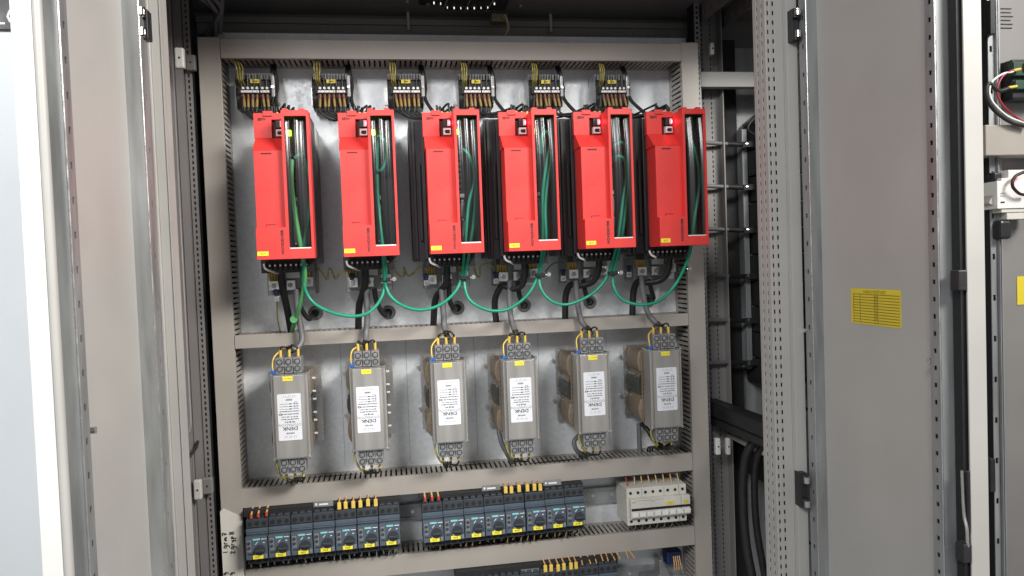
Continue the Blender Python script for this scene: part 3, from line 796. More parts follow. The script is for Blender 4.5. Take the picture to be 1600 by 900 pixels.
# cables on top of and below each filter
GREYP = [[(463, 452, 1.70), (465, 485, 1.695), (470, 512, 1.69), (472, 532, 1.685), (463, 545, 1.675), (452, 546, 1.67)],
         [(573, 452, 1.70), (574, 495, 1.695), (572, 520, 1.69), (571, 541, 1.67)],
         [(690, 452, 1.70), (693, 490, 1.695), (694, 510, 1.69), (698, 524, 1.67)],
         [(797, 438, 1.70), (796, 470, 1.70), (799, 500, 1.695), (808, 526, 1.67)],
         [(900, 438, 1.70), (902, 470, 1.70), (908, 500, 1.695), (921, 518, 1.67)],
         [(1002, 430, 1.70), (1006, 465, 1.70), (1014, 492, 1.695), (1033, 512, 1.67)]]
for i in range(6):
    end = P(*GREYP[i][-1]); r0 = P(*GREYP[i][0])
    r = thing("filter_cable", "grey cable coming down from the %s drive into the %s filter's top terminals" % (ORD[i], ORD[i]), "cable", r0, "grey cables into the filters")
    lp(MB().tube([P(*q) for q in GREYP[i]], .0068, 10), r0, "sheath", GREYC, r)
    lp(MB().tube([P(*GREYP[i][-2])*.35+end*.65, end, end+Vector((.004, -.004, -.008))], (.0072, .0058), 8), r0, "shrink_sleeve", RUBBER, r)
    fx, fz = FX[i], FZS[i]
    for k in range(3):
        tx = fx+.0199+.0185*k; tz = fz+FH+.035
        top = Vector((tx, FY+.030, tz+.014))
        sd = (tx-end.x)
        lp(MB().tube([end, end+Vector((sd*.35, -.012, .006+.002*k)), Vector((end.x+sd*.85, FY+.026, max(end.z, tz+.02)+.002)), top], .0021, 7), r0, "core", RUBBER, r)
        fe = lp(MB().cyl(top+Vector((random.uniform(-.001, .001), 0, .003)), Vector((tx, FY+.030, tz+.001)), .0031, 8), r0, "ferrule", YELLOW, r)
        lp(MB().cyl(Vector((tx, FY+.030, tz+.003)), Vector((tx, FY+.030, tz-.002)), .0034, 8), r0, "ferrule_collar", ORANGE, fe)
    lp(MB().tube([end, end+Vector((-.014, -.004, .001)), Vector((fx+.007, FY+.024, fz+FH+.036)), Vector((fx+.004, FY+.016, fz+FH+.018)), Vector((fx+.005, FY+.016, fz+FH+.008))], .0018, 7), r0, "earth_wire", YELLOW, r)
    # output wires
    r1 = Vector((fx+.038, FY+.05, fz-.09))
    w = thing("output_wires", "black wires with yellow sleeves leaving the bottom of the %s filter" % ORD[i], "wires", r1, "wires below the filters")
    for k in range(3):
        tx = fx+.0199+.0185*k; z0 = fz-.035
        fe = lp(MB().cyl((tx, FY+.030, z0+.001), (tx+.001*(1-k), FY+.030, z0-.013), .0030, 8), r1, "ferrule", YELLOW, w)
        ex = fx+.036+.006*(k-1)
        lp(MB().tube([(tx, FY+.030, z0-.012), (tx+(ex-tx)*.3, FY+.034, z0-.024), (ex, FY+.06, z0-.030), (ex, FY+.12, z0-.040), (ex, FY+.13, z0-.075)], .0022, 7), r1, "wire", RUBBER, w)
    lp(MB().tube([(fx+.004, FY+.02, fz-.002), (fx+.003, FY+.02, fz-.018), (fx+.014, FY+.022, fz-.045), (fx+.030, FY+.05, fz-.060)], .0022, 7), r1, "earth_wire", YG, w)
for i, pts in ((3, [(778, 665, 1.74), (783, 690, 1.73), (792, 708, 1.73), (800, 722, 1.745)]), (4, [(905, 680, 1.73), (897, 690, 1.72), (902, 705, 1.72), (918, 712, 1.74)]),
               (5, [(1002, 662, 1.74), (1012, 672, 1.72), (1024, 690, 1.71), (1038, 698, 1.70), (1050, 694, 1.69)])):
    cable("output_cable", "thick black cable curving out under the %s filter to the duct" % ORD[i], "cable", pts, .0058, RUBBER if i == 5 else GREYC, "cables curving under the filters")
cable("grey_conduit", "straight grey cable beside the sixth filter dropping into the duct", "cable", [(998, 662, 1.76), (999, 690, 1.755), (1000, 712, 1.75)], .006, GREYC)

# ================================================================== CABLES UNDER THE DRIVES
BLK = [[(437, 405), (440, 440), (448, 480), (456, 524)], [(570, 402), (571, 438), (567, 458), (561, 480), (560, 520)],
       [(697, 398), (698, 438), (689, 454), (680, 470), (677, 511)], [(818, 393), (820, 428), (815, 446), (800, 452), (785, 447), (775, 462), (773, 480), (776, 506)],
       [(936, 390), (935, 423), (925, 441), (905, 447), (892, 445), (884, 462), (883, 500)], [(1047, 386), (1045, 418), (1034, 437), (1010, 442), (997, 440), (990, 455), (988, 492)]]
for i, pts in enumerate(BLK):
    n = len(pts); q = [(x, y, 1.655+.09*min(1, k/(n-1)*1.1)) for k, (x, y) in enumerate(pts)]
    cable("power_cable", "thick black power cable hanging from the %s drive down into the narrow duct" % ORD[i], "cable", q, .0078, RUBBER, "thick black cables under the drives", .75, 10)
SNS = [[(467, 452), (468, 475), (478, 494), (485, 498), (490, 491)], [(585, 452), (588, 470), (597, 488), (603, 492), (606, 489)],
       [(702, 436), (702, 466), (708, 481), (713, 482)], [(808, 438), (812, 463), (817, 476), (819, 477)],
       [(911, 438), (915, 458), (920, 470), (922, 472)], [(1014, 438), (1018, 455), (1021, 466), (1015, 470)]]
GRM = [(493, 489), (607, 488), (715, 481), (819, 477), (922, 472), (1013, 470)]
for i, pts in enumerate(SNS):
    n = len(pts); q = [(x, y, 1.70+.05*k/(n-1)) for k, (x, y) in enumerate(pts)]; q[-1] = (*q[-1][:2], PL-.004)
    cable("sensor_cable", "thin black cable from the %s drive ending in a grommet in the plate" % ORD[i], "cable", q, .0058, RUBBER, "black cables into the grommets")
    g = P(*GRM[i], PL-.002)
    o = MB().ring(g, .0125, .0045, n=24).build("cable_grommet", TGREY, None, 0, g); MB().cyl((0, -.0005, 0), (0, .0015, 0), .010, 20).build("opening", MATTE, o)
    tag(o, "round grey grommet in the plate below the %s drive" % ORD[i], "grommet", "grommets in the plate")
NET = [("green network cable looping from the first drive to the second", [(460, 247, 1.578), (468, 242, 1.576), (478, 253, 1.576), (485, 290, 1.576), (483, 335, 1.576), (476, 378, 1.578), (475, 410, 1.60), (474, 440, 1.63), (485, 468, 1.635), (510, 485, 1.63), (545, 494, 1.63), (575, 489, 1.635), (595, 467, 1.645), (602, 440, 1.65), (602, 410, 1.61), (598, 385, 1.578), (594, 350, 1.578), (592, 325, 1.585)]),
       ("green network cable looping from the second drive to the third", [(590, 268, 1.585), (598, 264, 1.578), (604, 248, 1.576), (603, 226, 1.576), (597, 216, 1.576), (590, 222, 1.585), (590, 300, 1.59), (596, 370, 1.582), (599, 405, 1.60), (601, 440, 1.645), (612, 465, 1.64), (635, 480, 1.635), (662, 484, 1.635), (690, 475, 1.64), (712, 455, 1.645), (722, 430, 1.65), (725, 400, 1.61), (727, 375, 1.578), (732, 320, 1.576), (740, 290, 1.576), (741, 268, 1.576), (733, 243, 1.576), (723, 233, 1.58)]),
       ("green network cable looping from the third drive to the fourth", [(740, 255, 1.58), (743, 300, 1.578), (740, 350, 1.578), (735, 380, 1.59), (731, 405, 1.62), (726, 432, 1.65), (727, 452, 1.645), (735, 470, 1.64), (755, 482, 1.635), (777, 486, 1.635), (800, 480, 1.64), (825, 460, 1.645), (840, 432, 1.65), (846, 400, 1.62), (847, 370, 1.578), (848, 300, 1.576), (855, 250, 1.576), (860, 220, 1.576), (854, 206, 1.576), (846, 216, 1.578), (845, 240, 1.584)]),
       ("green network cable looping from the fourth drive to the fifth", [(864, 230, 1.58), (858, 270, 1.578), (852, 320, 1.578), (853, 370, 1.578), (850, 398, 1.62), (843, 430, 1.65), (845, 450, 1.645), (858, 468, 1.64), (880, 476, 1.635), (905, 470, 1.64), (930, 455, 1.645), (950, 430, 1.65), (960, 398, 1.62), (966, 370, 1.578), (974, 310, 1.576), (979, 275, 1.576), (976, 250, 1.576), (966, 244, 1.578), (961, 250, 1.584)]),
       ("green network cable looping from the fifth drive to the sixth", [(962, 226, 1.58), (972, 223, 1.578), (980, 238, 1.576), (981, 290, 1.576), (975, 350, 1.578), (967, 392, 1.61), (958, 430, 1.65), (960, 450, 1.645), (972, 468, 1.64), (1000, 476, 1.635), (1030, 470, 1.64), (1055, 445, 1.645), (1072, 412, 1.63), (1079, 388, 1.61), (1084, 350, 1.578), (1092, 300, 1.576), (1093, 270, 1.576), (1087, 238, 1.576), (1078, 214, 1.58)])]
for l, pts in NET: cable("network_cable", l, "cable", pts, .0037, GREEN, "green network cables between the drives")
cable("network_cable", "paler, thicker green cable from the first drive down into the narrow duct", "cable", [(456, 250, 1.578), (455, 285, 1.572), (461, 335, 1.572), (470, 385, 1.575), (474, 408, 1.60), (476, 440, 1.63), (468, 480, 1.66), (459, 508, 1.70), (455, 524, 1.74)], .0050, PALEG, "green network cables between the drives")
p = P(459, 499, 1.675); o = MB().cyl(p, p+Vector((0, .006, 0)), .008, 16).build("cable_plug", PALEG, None, .001, p)
tag(o, "pale green round cap on the thick green cable above the narrow duct", "cap")
for i, (x, y) in enumerate(((603, 437), (727, 434), (845, 430), (958, 427), (1066, 421))):
    p = P(x, y, 1.645); mb = MB().box(p.x-.012, p.x+.010, p.y-.006, p.y+.008, p.z-.0045, p.z+.0045)
    o = mb.build("cable_clip", MATTE, None, .002, p); tag(o, "black clip with bolt holding green cables under the %s drive" % ORD[i+1], "clip", "clips on the green cables")
    MB().cyl((.018, -.004, .001), (.018, .012, .001), .005, 10).cyl((.0105, 0, 0), (.016, 0, 0), .003, 8).build("clip_bolt", STEEL, o)
for i, pts in enumerate(([(495, 417), (503, 426), (511, 437), (513, 424), (517, 420), (524, 436), (530, 428), (542, 421)], [(613, 416), (623, 430), (631, 432), (631, 417), (637, 431), (646, 427), (657, 415)], [(740, 416), (745, 431), (750, 431), (751, 416), (765, 412), (772, 420)], [(852, 425), (860, 415), (870, 410), (880, 411)])):
    cable("earth_wire", ["curled yellow and green earth wire between the first and second drives", "curled yellow and green earth wire between the second and third drives", "curled earth wire between the third and fourth drives", "plain arched earth wire between the fourth and fifth drives"][i], "wire", [(x, y, 1.72) for x, y in pts], .0021 if i < 3 else .0015, COIL if i < 3 else GREYC, "earth wires between the drives", 1, 6)
cable("earth_wire", "thin earth wire hanging from a blue lug under the first drive", "wire", [(432, 456, 1.715), (433, 480, 1.73), (434, 500, 1.745), (439, 524, 1.76)], .0016, YG, None, 1, 6)
for i, (x, y) in enumerate(((432, 462), (550, 437), (666, 437), (775, 434), (880, 430), (983, 424))):
    p = P(x, y, 1.70); r = thing("cable_lug", "blue sleeved lug bolted to the shield plate under the %s drive" % ORD[i], "lug", p, "blue lugs under the drives")
    for s_ in (-1, 1): MB().cyl((0, 0, 0), (s_*.004, 0, .014), .0036, 8).build("sleeve", DBLUE, r)
    MB().box(-.006, .006, -.001, .004, -.014, -.001).build("tongue", STEEL, r, .001)
    MB().cyl((0, -.004, -.008), (0, 0, -.008), .0036, 10).build("bolt", ZRAIL, r)

# ================================================================== SMALL TERMINAL BLOCKS ABOVE THE DRIVES
def make_tb():
    r = thing("terminal_strip", "smoky", "terminal block", (0, 0, 0), "small terminal blocks above the drives")
    mb = MB().prism_x([(.085, .002), (.040, .002), (.026, .020), (.022, .040), (.030, .062), (.052, .074), (.085, .076)], .002, .082)
    mb.build("body", TDARK, r, .001)
    mb = MB()
    for k in range(12): mb.box(.004+.0065*k, .0082+.0065*k, .030, .050, .0655, .0790)
    for k in range(7): mb.box(.0015+.0135*k, .0022+.0135*k, .020, .085, .001, .078)
    mb.build("top_ridge", TGREY, r, .0006)
    MB().box(.008, .078, .016, .024, .030, .0465).build("screw_bar", MATTE, r, .001)
    mb = MB()
    for k in range(6): mb.cyl((.020+.0098*k+(.002 if k > 3 else 0), .0135, .0425), (.020+.0098*k+(.002 if k > 3 else 0), .0165, .0425), .0030, 10)
    mb.build("screw", WHITE, r)
    mb = MB().box(.015, .0535, .0140, .0162, .0325, .0375).box(.0565, .0755, .0140, .0162, .0325, .0375)
    mk = mb.build("marker_strip", WHITE, r, .0005)
    mb = MB()
    for k in range(6): mb.text(str(k+1), .0042, (.020+.0098*k+(.002 if k > 3 else 0), .0136, .035))
    mb.build("lettering", INK, mk)
    tg = MB().box(.034, .055, .024, .026, .056, .0645).build("tag", LABELY, r)
    MB().box(.040, .050, .0234, .0239, .0585, .0615).build("tag_print", BROWNINK, tg)
    mb = MB().box(.079, .087, .020, .080, .024, .074)
    mb.build("end_clamp", SINK, r, .002)
    MB().cyl((.083, .017, .046), (.083, .021, .046), .0034, 10).build("clamp_screw", STEEL, r)
    mb = MB().box(-.006, .09, .085, .0875, .02, .06); mb.build("rail_foot", STEEL, r)
    return r
tb0 = make_tb()
TXS = [-.334, -.168, 0.0, .163, .329, .492]
TBZ = .368
TLAB = ["small terminal block at the left end, above the first red drive", "small terminal block above the second red drive", "small terminal block above the third red drive",
        "small terminal block above the fourth red drive", "small terminal block above the fifth red drive", "small terminal block at the right end, above the sixth red drive"]
for i in range(6):
    t = tb0 if i == 0 else copy_tree(tb0)
    t.location = (TXS[i], 1.71, TBZ); t["label"] = TLAB[i]
    bx = TXS[i]; dx = CX[i]-DW/2
    r0 = Vector((bx+.04, 1.72, TBZ-.03)); rnd = random.Random(i)
    dx = CX[i]-.0565; r = thing("wire_harness", "black wires with orange sleeves looping from the %s small terminal block to its drive" % ORD[i], "wires", r0, "wire bundles from blocks to drives")
    for k in range(6):
        x = bx+.020+.0098*k+(.002 if k > 3 else 0); lean = rnd.uniform(-.002, .004)
        a = Vector((x, 1.726, TBZ+.026)); b = Vector((x+lean, 1.716, TBZ-.002))
        fe = lp(MB().cyl(a, b, .0029, 8), r0, "ferrule", BRASS, r)
        lp(MB().cyl(a+Vector((0, -.001, .002)), a*.7+b*.3, .0033, 8), r0, "ferrule_collar", COLLAR, fe)
        ex = dx+.030+.0075*k; ez = DZ+DH+.010; dip = rnd.uniform(.012, .040)
        low = min(b.z-.015, ez+.012)-dip*.4
        ey = F+.085+.012*(k % 3)
        pts = [b, b+Vector((.001, -.004, -.012)), Vector((b.x*.6+ex*.4, 1.70+rnd.uniform(-.02, .012), low)), Vector((ex-.002, ey+.012, ez+.006+rnd.uniform(-.004, .012))), Vector((ex, ey, ez+.016)), Vector((ex, ey, ez-.012))]
        if k >= 3: pts = [b, b+Vector((.002, -.006, -.018)), Vector((b.x*.4+ex*.6, 1.685, low-.002)), Vector((ex+.001, ey+.012, ez+.016+rnd.uniform(0, .006))), Vector((ex+.004, ey, ez+.014)), Vector((ex+.005, ey, ez-.006))]
        lp(MB().tube(pts, .0024, 7), r0, "wire", RUBBER, r)
    for k in range(3):
        ex = dx+.040+.012*k
        lp(MB().cyl((ex, F+.080, DZ+DH-.010), (ex+.001, F+.082, DZ+DH+.012), .0026, 8), r0, "ferrule", YELLOW, r)
    # supply from the top duct
    r0 = Vector((bx+.01, 1.74, .474))
    r = thing("supply_wires", "yellow green earth wires dropping from the top duct into the %s small terminal block" % ORD[i], "wires", r0, "earth wires from the top duct")
    for k in range(3):
        ox = -.004+.007*k-(.012 if i == 0 else 0)
        q = bx+.012+.004*k
        lp(MB().tube([(q+(-.010 if i == 0 else 0), 1.775, .484), (q+(-.011 if i == 0 else -.001), 1.735, .476), (q-.002+.002*k, 1.712+.004*k, .455), (q, 1.720, .430), (q+.002, 1.738, .418)], .0017, 6), r0, "wire", YG, r)
    w = Vector((bx+.092, 1.77, .476))
    o = MB().tube([(bx+.083, 1.775, .482), (bx+.086, 1.755, .455), (bx+.090, 1.748, .42), (bx+.088, 1.73, .385), (dx*.75+(bx+.088)*.25+.030, F+.14, DZ+DH+.012), (dx+.040, F+.14, DZ+DH-.01)], .0042, 8).build("supply_cable", RUBBER, None, 0, w)
    tag(o, "thick black cable from the top duct passing right of the %s small terminal block" % ORD[i], "cable", "black cables from the top duct")
    MB().tube([(bx+.078-w.x, 0, .0), (bx+.079-w.x, -.02, -.025), (bx+.085-w.x, -.025, -.06), (bx+.080-w.x, -.04, -.10)], .003, 8).build("branch", RUBBER, o)

# ================================================================== MOTOR BREAKERS
BW, BH = .0475, .106
def make_breaker():
    r = thing("motor_breaker", "slate", "breaker", (0, 0, 0), "slate motor breakers")
    g = .0006
    mb = MB().box(g, BW-g, .018, .10, .0005, .0165)                     # lower terminal strip
    mb.box(g, BW-g, .016, .10, .082, .101)
    for k in range(3): mb.prism_y([(g+.001+.0155*k, .101), (g+.0145+.0155*k, .101), (g+.0125+.0155*k, .1055), (g+.003+.0155*k, .1055)], .02, .10)
    mb.build("terminal_cover", BRKD, r, .0008)
    mb = MB().box(g, BW-g, .012, .10, .068, .0805).box(g+.0004, BW-g-.0004, .0, .10, .017, .0665)
    mb.box(.002, BW-.002, .010, .0125, .0735, .0745)
    mb.build("housing", BRK, r, .0012)
    mb = MB()
    for k in range(3):
        x = .009+.0150*k
        mb.cyl((x, .0172, .0085), (x, .0185, .0085), .0049, 12); mb.cyl((x, .0152, .0905), (x, .0165, .0905), .0049, 12)
    mb.build("screw_opening", MATTE, r)
    kn = MB(); kn.cyl((.031, -.0035, .0375), (.031, .001, .0375), .0115, 20); kn.box(.0205, .0415, -.0095, -.0036, .0345, .0405)
    kn.build("rotary_knob", KNOB, r, .0012)
    mb = MB().box(.0035, .0125, -.0006, .0006, .034, .060); 
    mb.build("button_panel", SINK, r, .0005)
    mb = MB().cyl((.008, -.002, .0535), (.008, .0, .0535), .0034, 12).cyl((.008, -.002, .043), (.008, .0, .043), .0034, 12)
    mb.build("button", BRKD, r)
    mb = MB().cyl((.0215, -.0005, .050), (.0265, -.0005, .0555), .0009, 5).box(.0375, .041, -.0006, .0004, .052, .0538).box(.0195, .0235, -.0006, .0004, .0275, .0292)
    mb.box(.034, .0450, -.0006, .0004, .0602, .0616)
    mb.build("print_mark", PAPER, r)
    MB().text("SIEMENS", .0050, (.0240, -.0004, .0609), sx=.85).box(.0165, .0315, -.0002, .0002, .0590, .0628).build("maker_print", TEAL, r)
    MB().box(.0045, .013, -.0006, .0004, .0285, .0305).build("slot", MATTE, r)
    MB().box(.0395, .0455, -.0008, .0004, .0190, .0275).build("cover_tab", SINK, r, .0004)
    MB().box(.0155, .0370, -.0028, .0004, .0185, .0265).build("tag", TAG, r, .0004)
    return r
bk0 = make_breaker()
used = [False]
def place_breaker(x, z, label, text, y=1.665):
    b = bk0 if not used[0] else copy_tree(bk0)
    if used[0]:
        for c in list(b.children):
            if c.name.startswith("tag_lettering"): bpy.data.objects.remove(c)
    used[0] = True
    b.location = (x, y, z); b["label"] = label
    MB().text(text, .0060, (.0262, -.0032, .0225)).build("tag_lettering", INK, b)
    return b
N1 = ["M21", "M22", "M23", "M24", "M25", "M26", "M27"]
for i in range(7):
    place_breaker(-.345+.0479*i, -.642+.0006*i, "%s breaker from the left in the upper row's left block of seven" % ORD[i], N1[i])
N2 = ["M11", "M12", "M13", "M14", "M15", "M16", "M17", "M18"]
for i in range(8):
    place_breaker(.0395+.0473*i+(.0015 if i > 4 else 0), -.641+.001*i, "%s breaker from the left in the upper row's middle block of eight" % ORD[i], N2[i])
x3 = P(716, 893, 1.67).x
for i in range(8):
    place_breaker(x3+.002+.0473*i, -.829+.0008*i, "%s breaker from the left in the bottom row, cut off by the picture edge" % ORD[i], "M%d" % (31+i))
# comb busbars above the breakers
def busbar(x0, x1, z0, z1, plates, label):
    loc = Vector(((x0+x1)/2, 1.74, z0)); r = thing("comb_busbar", label, "busbar", loc, "black comb busbars")
    lp(MB().box(x0, x1, 1.695, 1.76, z0, z1), loc, "bar", MATTE, r, .001)
    for px in plates:
        lp(MB().box(px, px+.043, 1.6925, 1.6945, z0+.010, z0+.0225), loc, "name_plate", SINK, r)
        lp(MB().box(px+.012, px+.032, 1.6918, 1.6922, z0+.014, z0+.0175).box(px+.004, px+.008, 1.6918, 1.6922, z0+.014, z0+.019), loc, "plate_print", PAPER, r)
    return r
zb1 = -.540
busbar(-.352, -.009, zb1, -.5245, [P(490, 792, 1.693).x], "black busbar over the left block of seven breakers")
busbar(.034, .421, zb1+.004, -.5245, [P(753, 766, 1.693).x, P(849, 757, 1.693).x], "black busbar over the middle block of eight breakers")
busbar(x3-.004, x3+.385, -.742, -.7095, [P(814, 889, 1.693).x], "black busbar over the bottom row of breakers")
# feeding wires with sleeves
def feed(label, items, group="feed wires above the breakers"):
    r0 = P(items[0][0], items[0][1], 1.685); r = thing("feed_wires", label, "wires", r0, group)
    for (x, y, kind) in items:
        p = P(x, y, 1.683)
        if kind == 'y':
            f = lp(MB().box(p.x-.0042, p.x+.0042, p.y-.003, p.y+.003, p.z-.010, p.z+.006), r0, "sleeve", YELLOW, r, .0012)
            lp(MB().cyl((p.x, p.y, p.z+.006), (p.x, 1.735, -.516 if p.z > -.6 else -.702), .0018, 7), r0, "wire", ORANGE, r)
        elif kind == 'o':
            lp(MB().cyl((p.x, p.y, p.z-.004), (p.x-.001, 1.73, -.519), .0024, 7), r0, "wire", ORANGE, r)
            lp(MB().cyl((p.x, p.y-.001, p.z-.010), (p.x, p.y, p.z-.002), .0034, 8), r0, "sleeve", REDS, r)
        else:
            lp(MB().cyl((p.x, p.y, p.z-.006), (p.x+random.uniform(-.005, .005), 1.73, -.703), .0018, 7), r0, "wire", ORANGE, r)
feed("three orange wires with red sleeves entering the first breaker of the left block", [(392, 803, 'o'), (403, 801, 'o'), (416, 799, 'o')])
feed("six yellow sleeves above the right half of the left breaker block", [(530, 789, 'y'), (540, 788, 'y'), (552, 787, 'y'), (563, 786, 'y'), (575, 784, 'y'), (587, 784, 'y')])
feed("three orange wires with red sleeves entering the first breaker of the middle block", [(664, 776, 'o'), (675, 775, 'o'), (685, 774, 'o')])
feed("six yellow sleeves between the two name plates over the middle breaker block", [(790, 764, 'y'), (799, 764, 'y'), (811, 762, 'y'), (824, 761, 'y'), (835, 760, 'y'), (844, 760, 'y')])
feed("six yellow sleeves over the bottom row of breakers", [(852, 887, 'y'), (861, 886, 'y'), (872, 886, 'y'), (881, 884, 'y'), (892, 883, 'y'), (900, 882, 'y')])
feed("thin orange wires at the right end of the bottom row of breakers", [(910, 878, 'w'), (923, 877, 'w'), (932, 876, 'w'), (942, 872, 'w'), (950, 872, 'w'), (961, 871, 'w'), (969, 870, 'w'), (982, 869, 'w'), (991, 868, 'w')])
def drops(label, x0, z, n, step, light):
    r0 = Vector((x0, 1.69, z)); r = thing("outgoing_wires", label, "wires", r0, "wires leaving the breakers")
    for k in range(n):
        x = x0+step*k+random.uniform(-.002, .002); ln = random.uniform(.005, .013)
        f = lp(MB().cyl((x, 1.690, z+.003), (x+random.uniform(-.006, .003), 1.694, z-ln), .0015, 6), r0, "ferrule", light, r)
        lp(MB().tube([(x-.001, 1.694, z-ln+.001), (x-.001, 1.712, z-ln-.002), (x-.002, 1.75, -.668)], .0018, 6), r0, "wire", RUBBER, r)
drops("dark wires leaving the underside of the left breaker block", -.337, -.642, 21, .0160, SINK)
drops("wires with brass coloured tips leaving the underside of the middle breaker block", .047, -.640, 24, .0158, BRASS)

# DIN rails
def dinrail(x0, x1, z, label):
    loc = Vector(((x0+x1)/2, PL-.002, z)); r = thing("mounting_rail", label, "rail", loc, "zinc mounting rails")
    mb = MB().box(x0, x1, 1.7875, 1.789, z+.0125, z+.020).box(x0, x1, 1.7875, 1.789, z-.020, z-.0125).box(x0, x1, 1.7915, 1.793, z-.0125, z+.0125)
    mb.box(x0, x1, 1.7892, 1.7914, z+.0118, z+.0132).box(x0, x1, 1.7892, 1.7914, z-.0132, z-.0118).box(x0, x1, 1.7932, 1.798, z-.008, z+.008)
    lp(mb, loc, "rail", ZRAIL, r)
    mb = MB(); k = x0+.02
    while k < x1-.02: mb.cyl((k, 1.7905, z), (k, 1.7912, z), .004, 12); k += .05
    lp(mb, loc, "rail_screw", STEEL, r)
dinrail(-.35, .70, -.592, "zinc rail behind the upper row of breakers")
dinrail(.14, .70, -.80, "zinc rail behind the bottom row of breakers")
for i, tx in enumerate(TXS): pass

# ivory multi-pole breaker
r0 = Vector((.532, 1.70, -.634)); r = thing("circuit_breaker", "ivory eight pole circuit breaker at the right end of the upper row", "breaker", (.528, 1.685, -.640))
Wm = .150; w1 = .1315
mb = MB()
for x0, x1, dy in ((0, w1, 0), (w1+.001, Wm, .0)):
    mb.box(x0, x1, .008, .095, .0, .020).box(x0, x1, .008, .095, .066, .090).box(x0, x1, .010, .095, .0202, .0658)
    mb.box(x0+(.006 if x0 == 0 else 0), x1+(0 if x0 == 0 else .005), -.004, .0098, .020, .0660)
mb.build("housing", CREAMP, r, .001)
MB().box(.007, Wm+.0045, -.0046, -.0038, .0385, .0445).build("slot_band", MATTE, r)
mb = MB()
for k in range(8): mb.box(.008+.0187*k, .0235+.0187*k, -.0085, -.0042, .024, .035)
mb.build("toggle", WHITE, r, .0012)
mb = MB()
for k in range(8):
    for z in (.010, .0785): mb.cyl((.0095+.0187*k, .0072, z), (.0095+.0187*k, .0085, z), .0036, 12)
mb.build("screw_opening", MATTE, r)
mb = MB().box(.093, .113, -.0052, -.0042, .048, .055).box(.137, .150, -.0052, -.0042, .048, .055)
tg = mb.build("tag", LABELY, r)
MB().text("F10", .005, (.103, -.0055, .0515)).text("F11", .005, (.1435, -.0055, .0515)).build("lettering", BROWNINK, tg)
mb = MB().box(.018, .060, -.0047, -.0041, .0625, .0633).box(.066, .088, -.0047, -.0041, .0625, .0633).box(.008, .018, -.0047, -.0041, .0585, .060).box(.058, .066, -.0047, -.0041, .0585, .060)
mb.build("print_mark", INKG, r)
mb = MB()
for k in range(8): mb.box(.0187*k-.0004, .0187*k+.0004, .0074, .0079, .067, .089) if k in (2, 5) else None
mb.build("pole_seam", INKG, r)
r1 = Vector((.60, 1.72, -.55)); w = thing("feed_wires", "eight thin orange wires entering the top of the ivory circuit breaker", "wires", r1)
for k in range(8):
    x = .5375+.0187*k
    lp(MB().cyl((x, 1.715, -.550), (x+random.uniform(-.003, .002), 1.722, -.526), .0016, 7), r1, "wire", REDS if k == 0 else ORANGE, w)
r1 = Vector((.60, 1.72, -.66)); w = thing("outgoing_wires", "pale thin wires leaving the underside of the ivory circuit breaker", "wires", r1)
for k in range(7):
    x = .5365+.0187*k
    lp(MB().tube([(x, 1.712, -.638), (x-.003, 1.712, -.655), (x-.004, 1.74, -.672)], .0015, 6), r1, "wire", SINK, w)

# bottom right: terminal with blue device and copper wires
a = P(1045, 892, 1.74)
r = thing("terminal_strip", "grey end terminal with copper wires at the bottom right beside the upright duct", "terminal block", (a.x, 1.75, a.z-.06))
MB().prism_y([(-.062, -.02), (.0, -.02), (.012, .035), (-.012, .085), (-.020, .085), (-.020, .045), (-.062, .045)], .0, .04).build("body", SINK, r, .002)
MB().box(.004, .045, .012, .045, .064, .098).build("blue_device", DBLUE, r, .004)
for k in range(4): MB().tube([(.020+.005*k, .008, .088), (.018+.0055*k, -.002, .072), (.017+.0065*k, -.004, .058)], .0016, 6).build("wire", ORANGE, r)

# ================================================================== RIGHT BAY
bx0 = P(1156, 300, 1.85).x
r = thing("busbar_holder", "tall silver busbar carrier in the bay right of the plate", "busbar", (bx0, 1.86, -.2))
ro = Vector((bx0, 1.86, -.2))
zt = P(1158, 204, 1.85).z; zb = P(1163, 575, 1.85).z
lp(MB().box(bx0, bx0+.014, 1.83, 1.87, zb, zt).box(bx0+.022, bx0+.038, 1.84, 1.87, zb, zt-.012).box(bx0+.0142, bx0+.0218, 1.855, 1.87, zb, zt), ro, "bar", ZRAIL, r, .001)
RODS = [(222, 226), (290, 293), (357, 360), (429, 432), (500, 501), (567, 567)]
for i, (ya, yb) in enumerate(RODS):
    x0 = 1104+i*.8; a = P(x0, ya, 1.79); b = P(x0+33, yb-1, 1.80); c = P(x0+56, yb, 1.81); d = P(x0+84, yb, 1.815)
    r = thing("busbar_cable", "grey cable with black sleeve and bolted lug, %s from the top beside the right duct" % ORD[i], "cable", a, "cables onto the busbars")
    lp(MB().cyl(a-Vector((.02, 0, 0)), b, .0052, 10), a, "sheath", GREYC, r)
    lp(MB().cyl(b-Vector((.002, 0, 0)), c, .0062, 10), a, "sleeve", RUBBER, r)
    lp(MB().cyl(c-Vector((.002, 0, 0)), d, .0058, 10).box(c.x-.002, d.x, c.y-.009, c.y-.006, c.z-.007, c.z+.007), a, "lug_base", MATTE, r)
    mb = MB().cyl(c+Vector((.004, -.004, 0)), c+Vector((.010, -.004, 0)), .0072, 10)
    e = d-Vector((.012, 0, 0)); mb.cyl(e+Vector((0, -.018, 0)), e+Vector((0, -.008, 0)), .0068, 6).cyl(e+Vector((.006, -.006, 0)), e+Vector((.018, -.006, 0)), .004, 8)
    lp(mb, a, "bolt", STEEL, r)
a = P(1176, 192, 1.80); b = P(1206, 600, 1.80)
r = thing("breaker_stack", "stack of black switchgear half hidden behind the perforated post", "switchgear", (a.x+.05, 1.86, b.z))
ro = Vector((a.x+.05, 1.86, b.z)); n = 10; hz = (a.z-b.z)/n
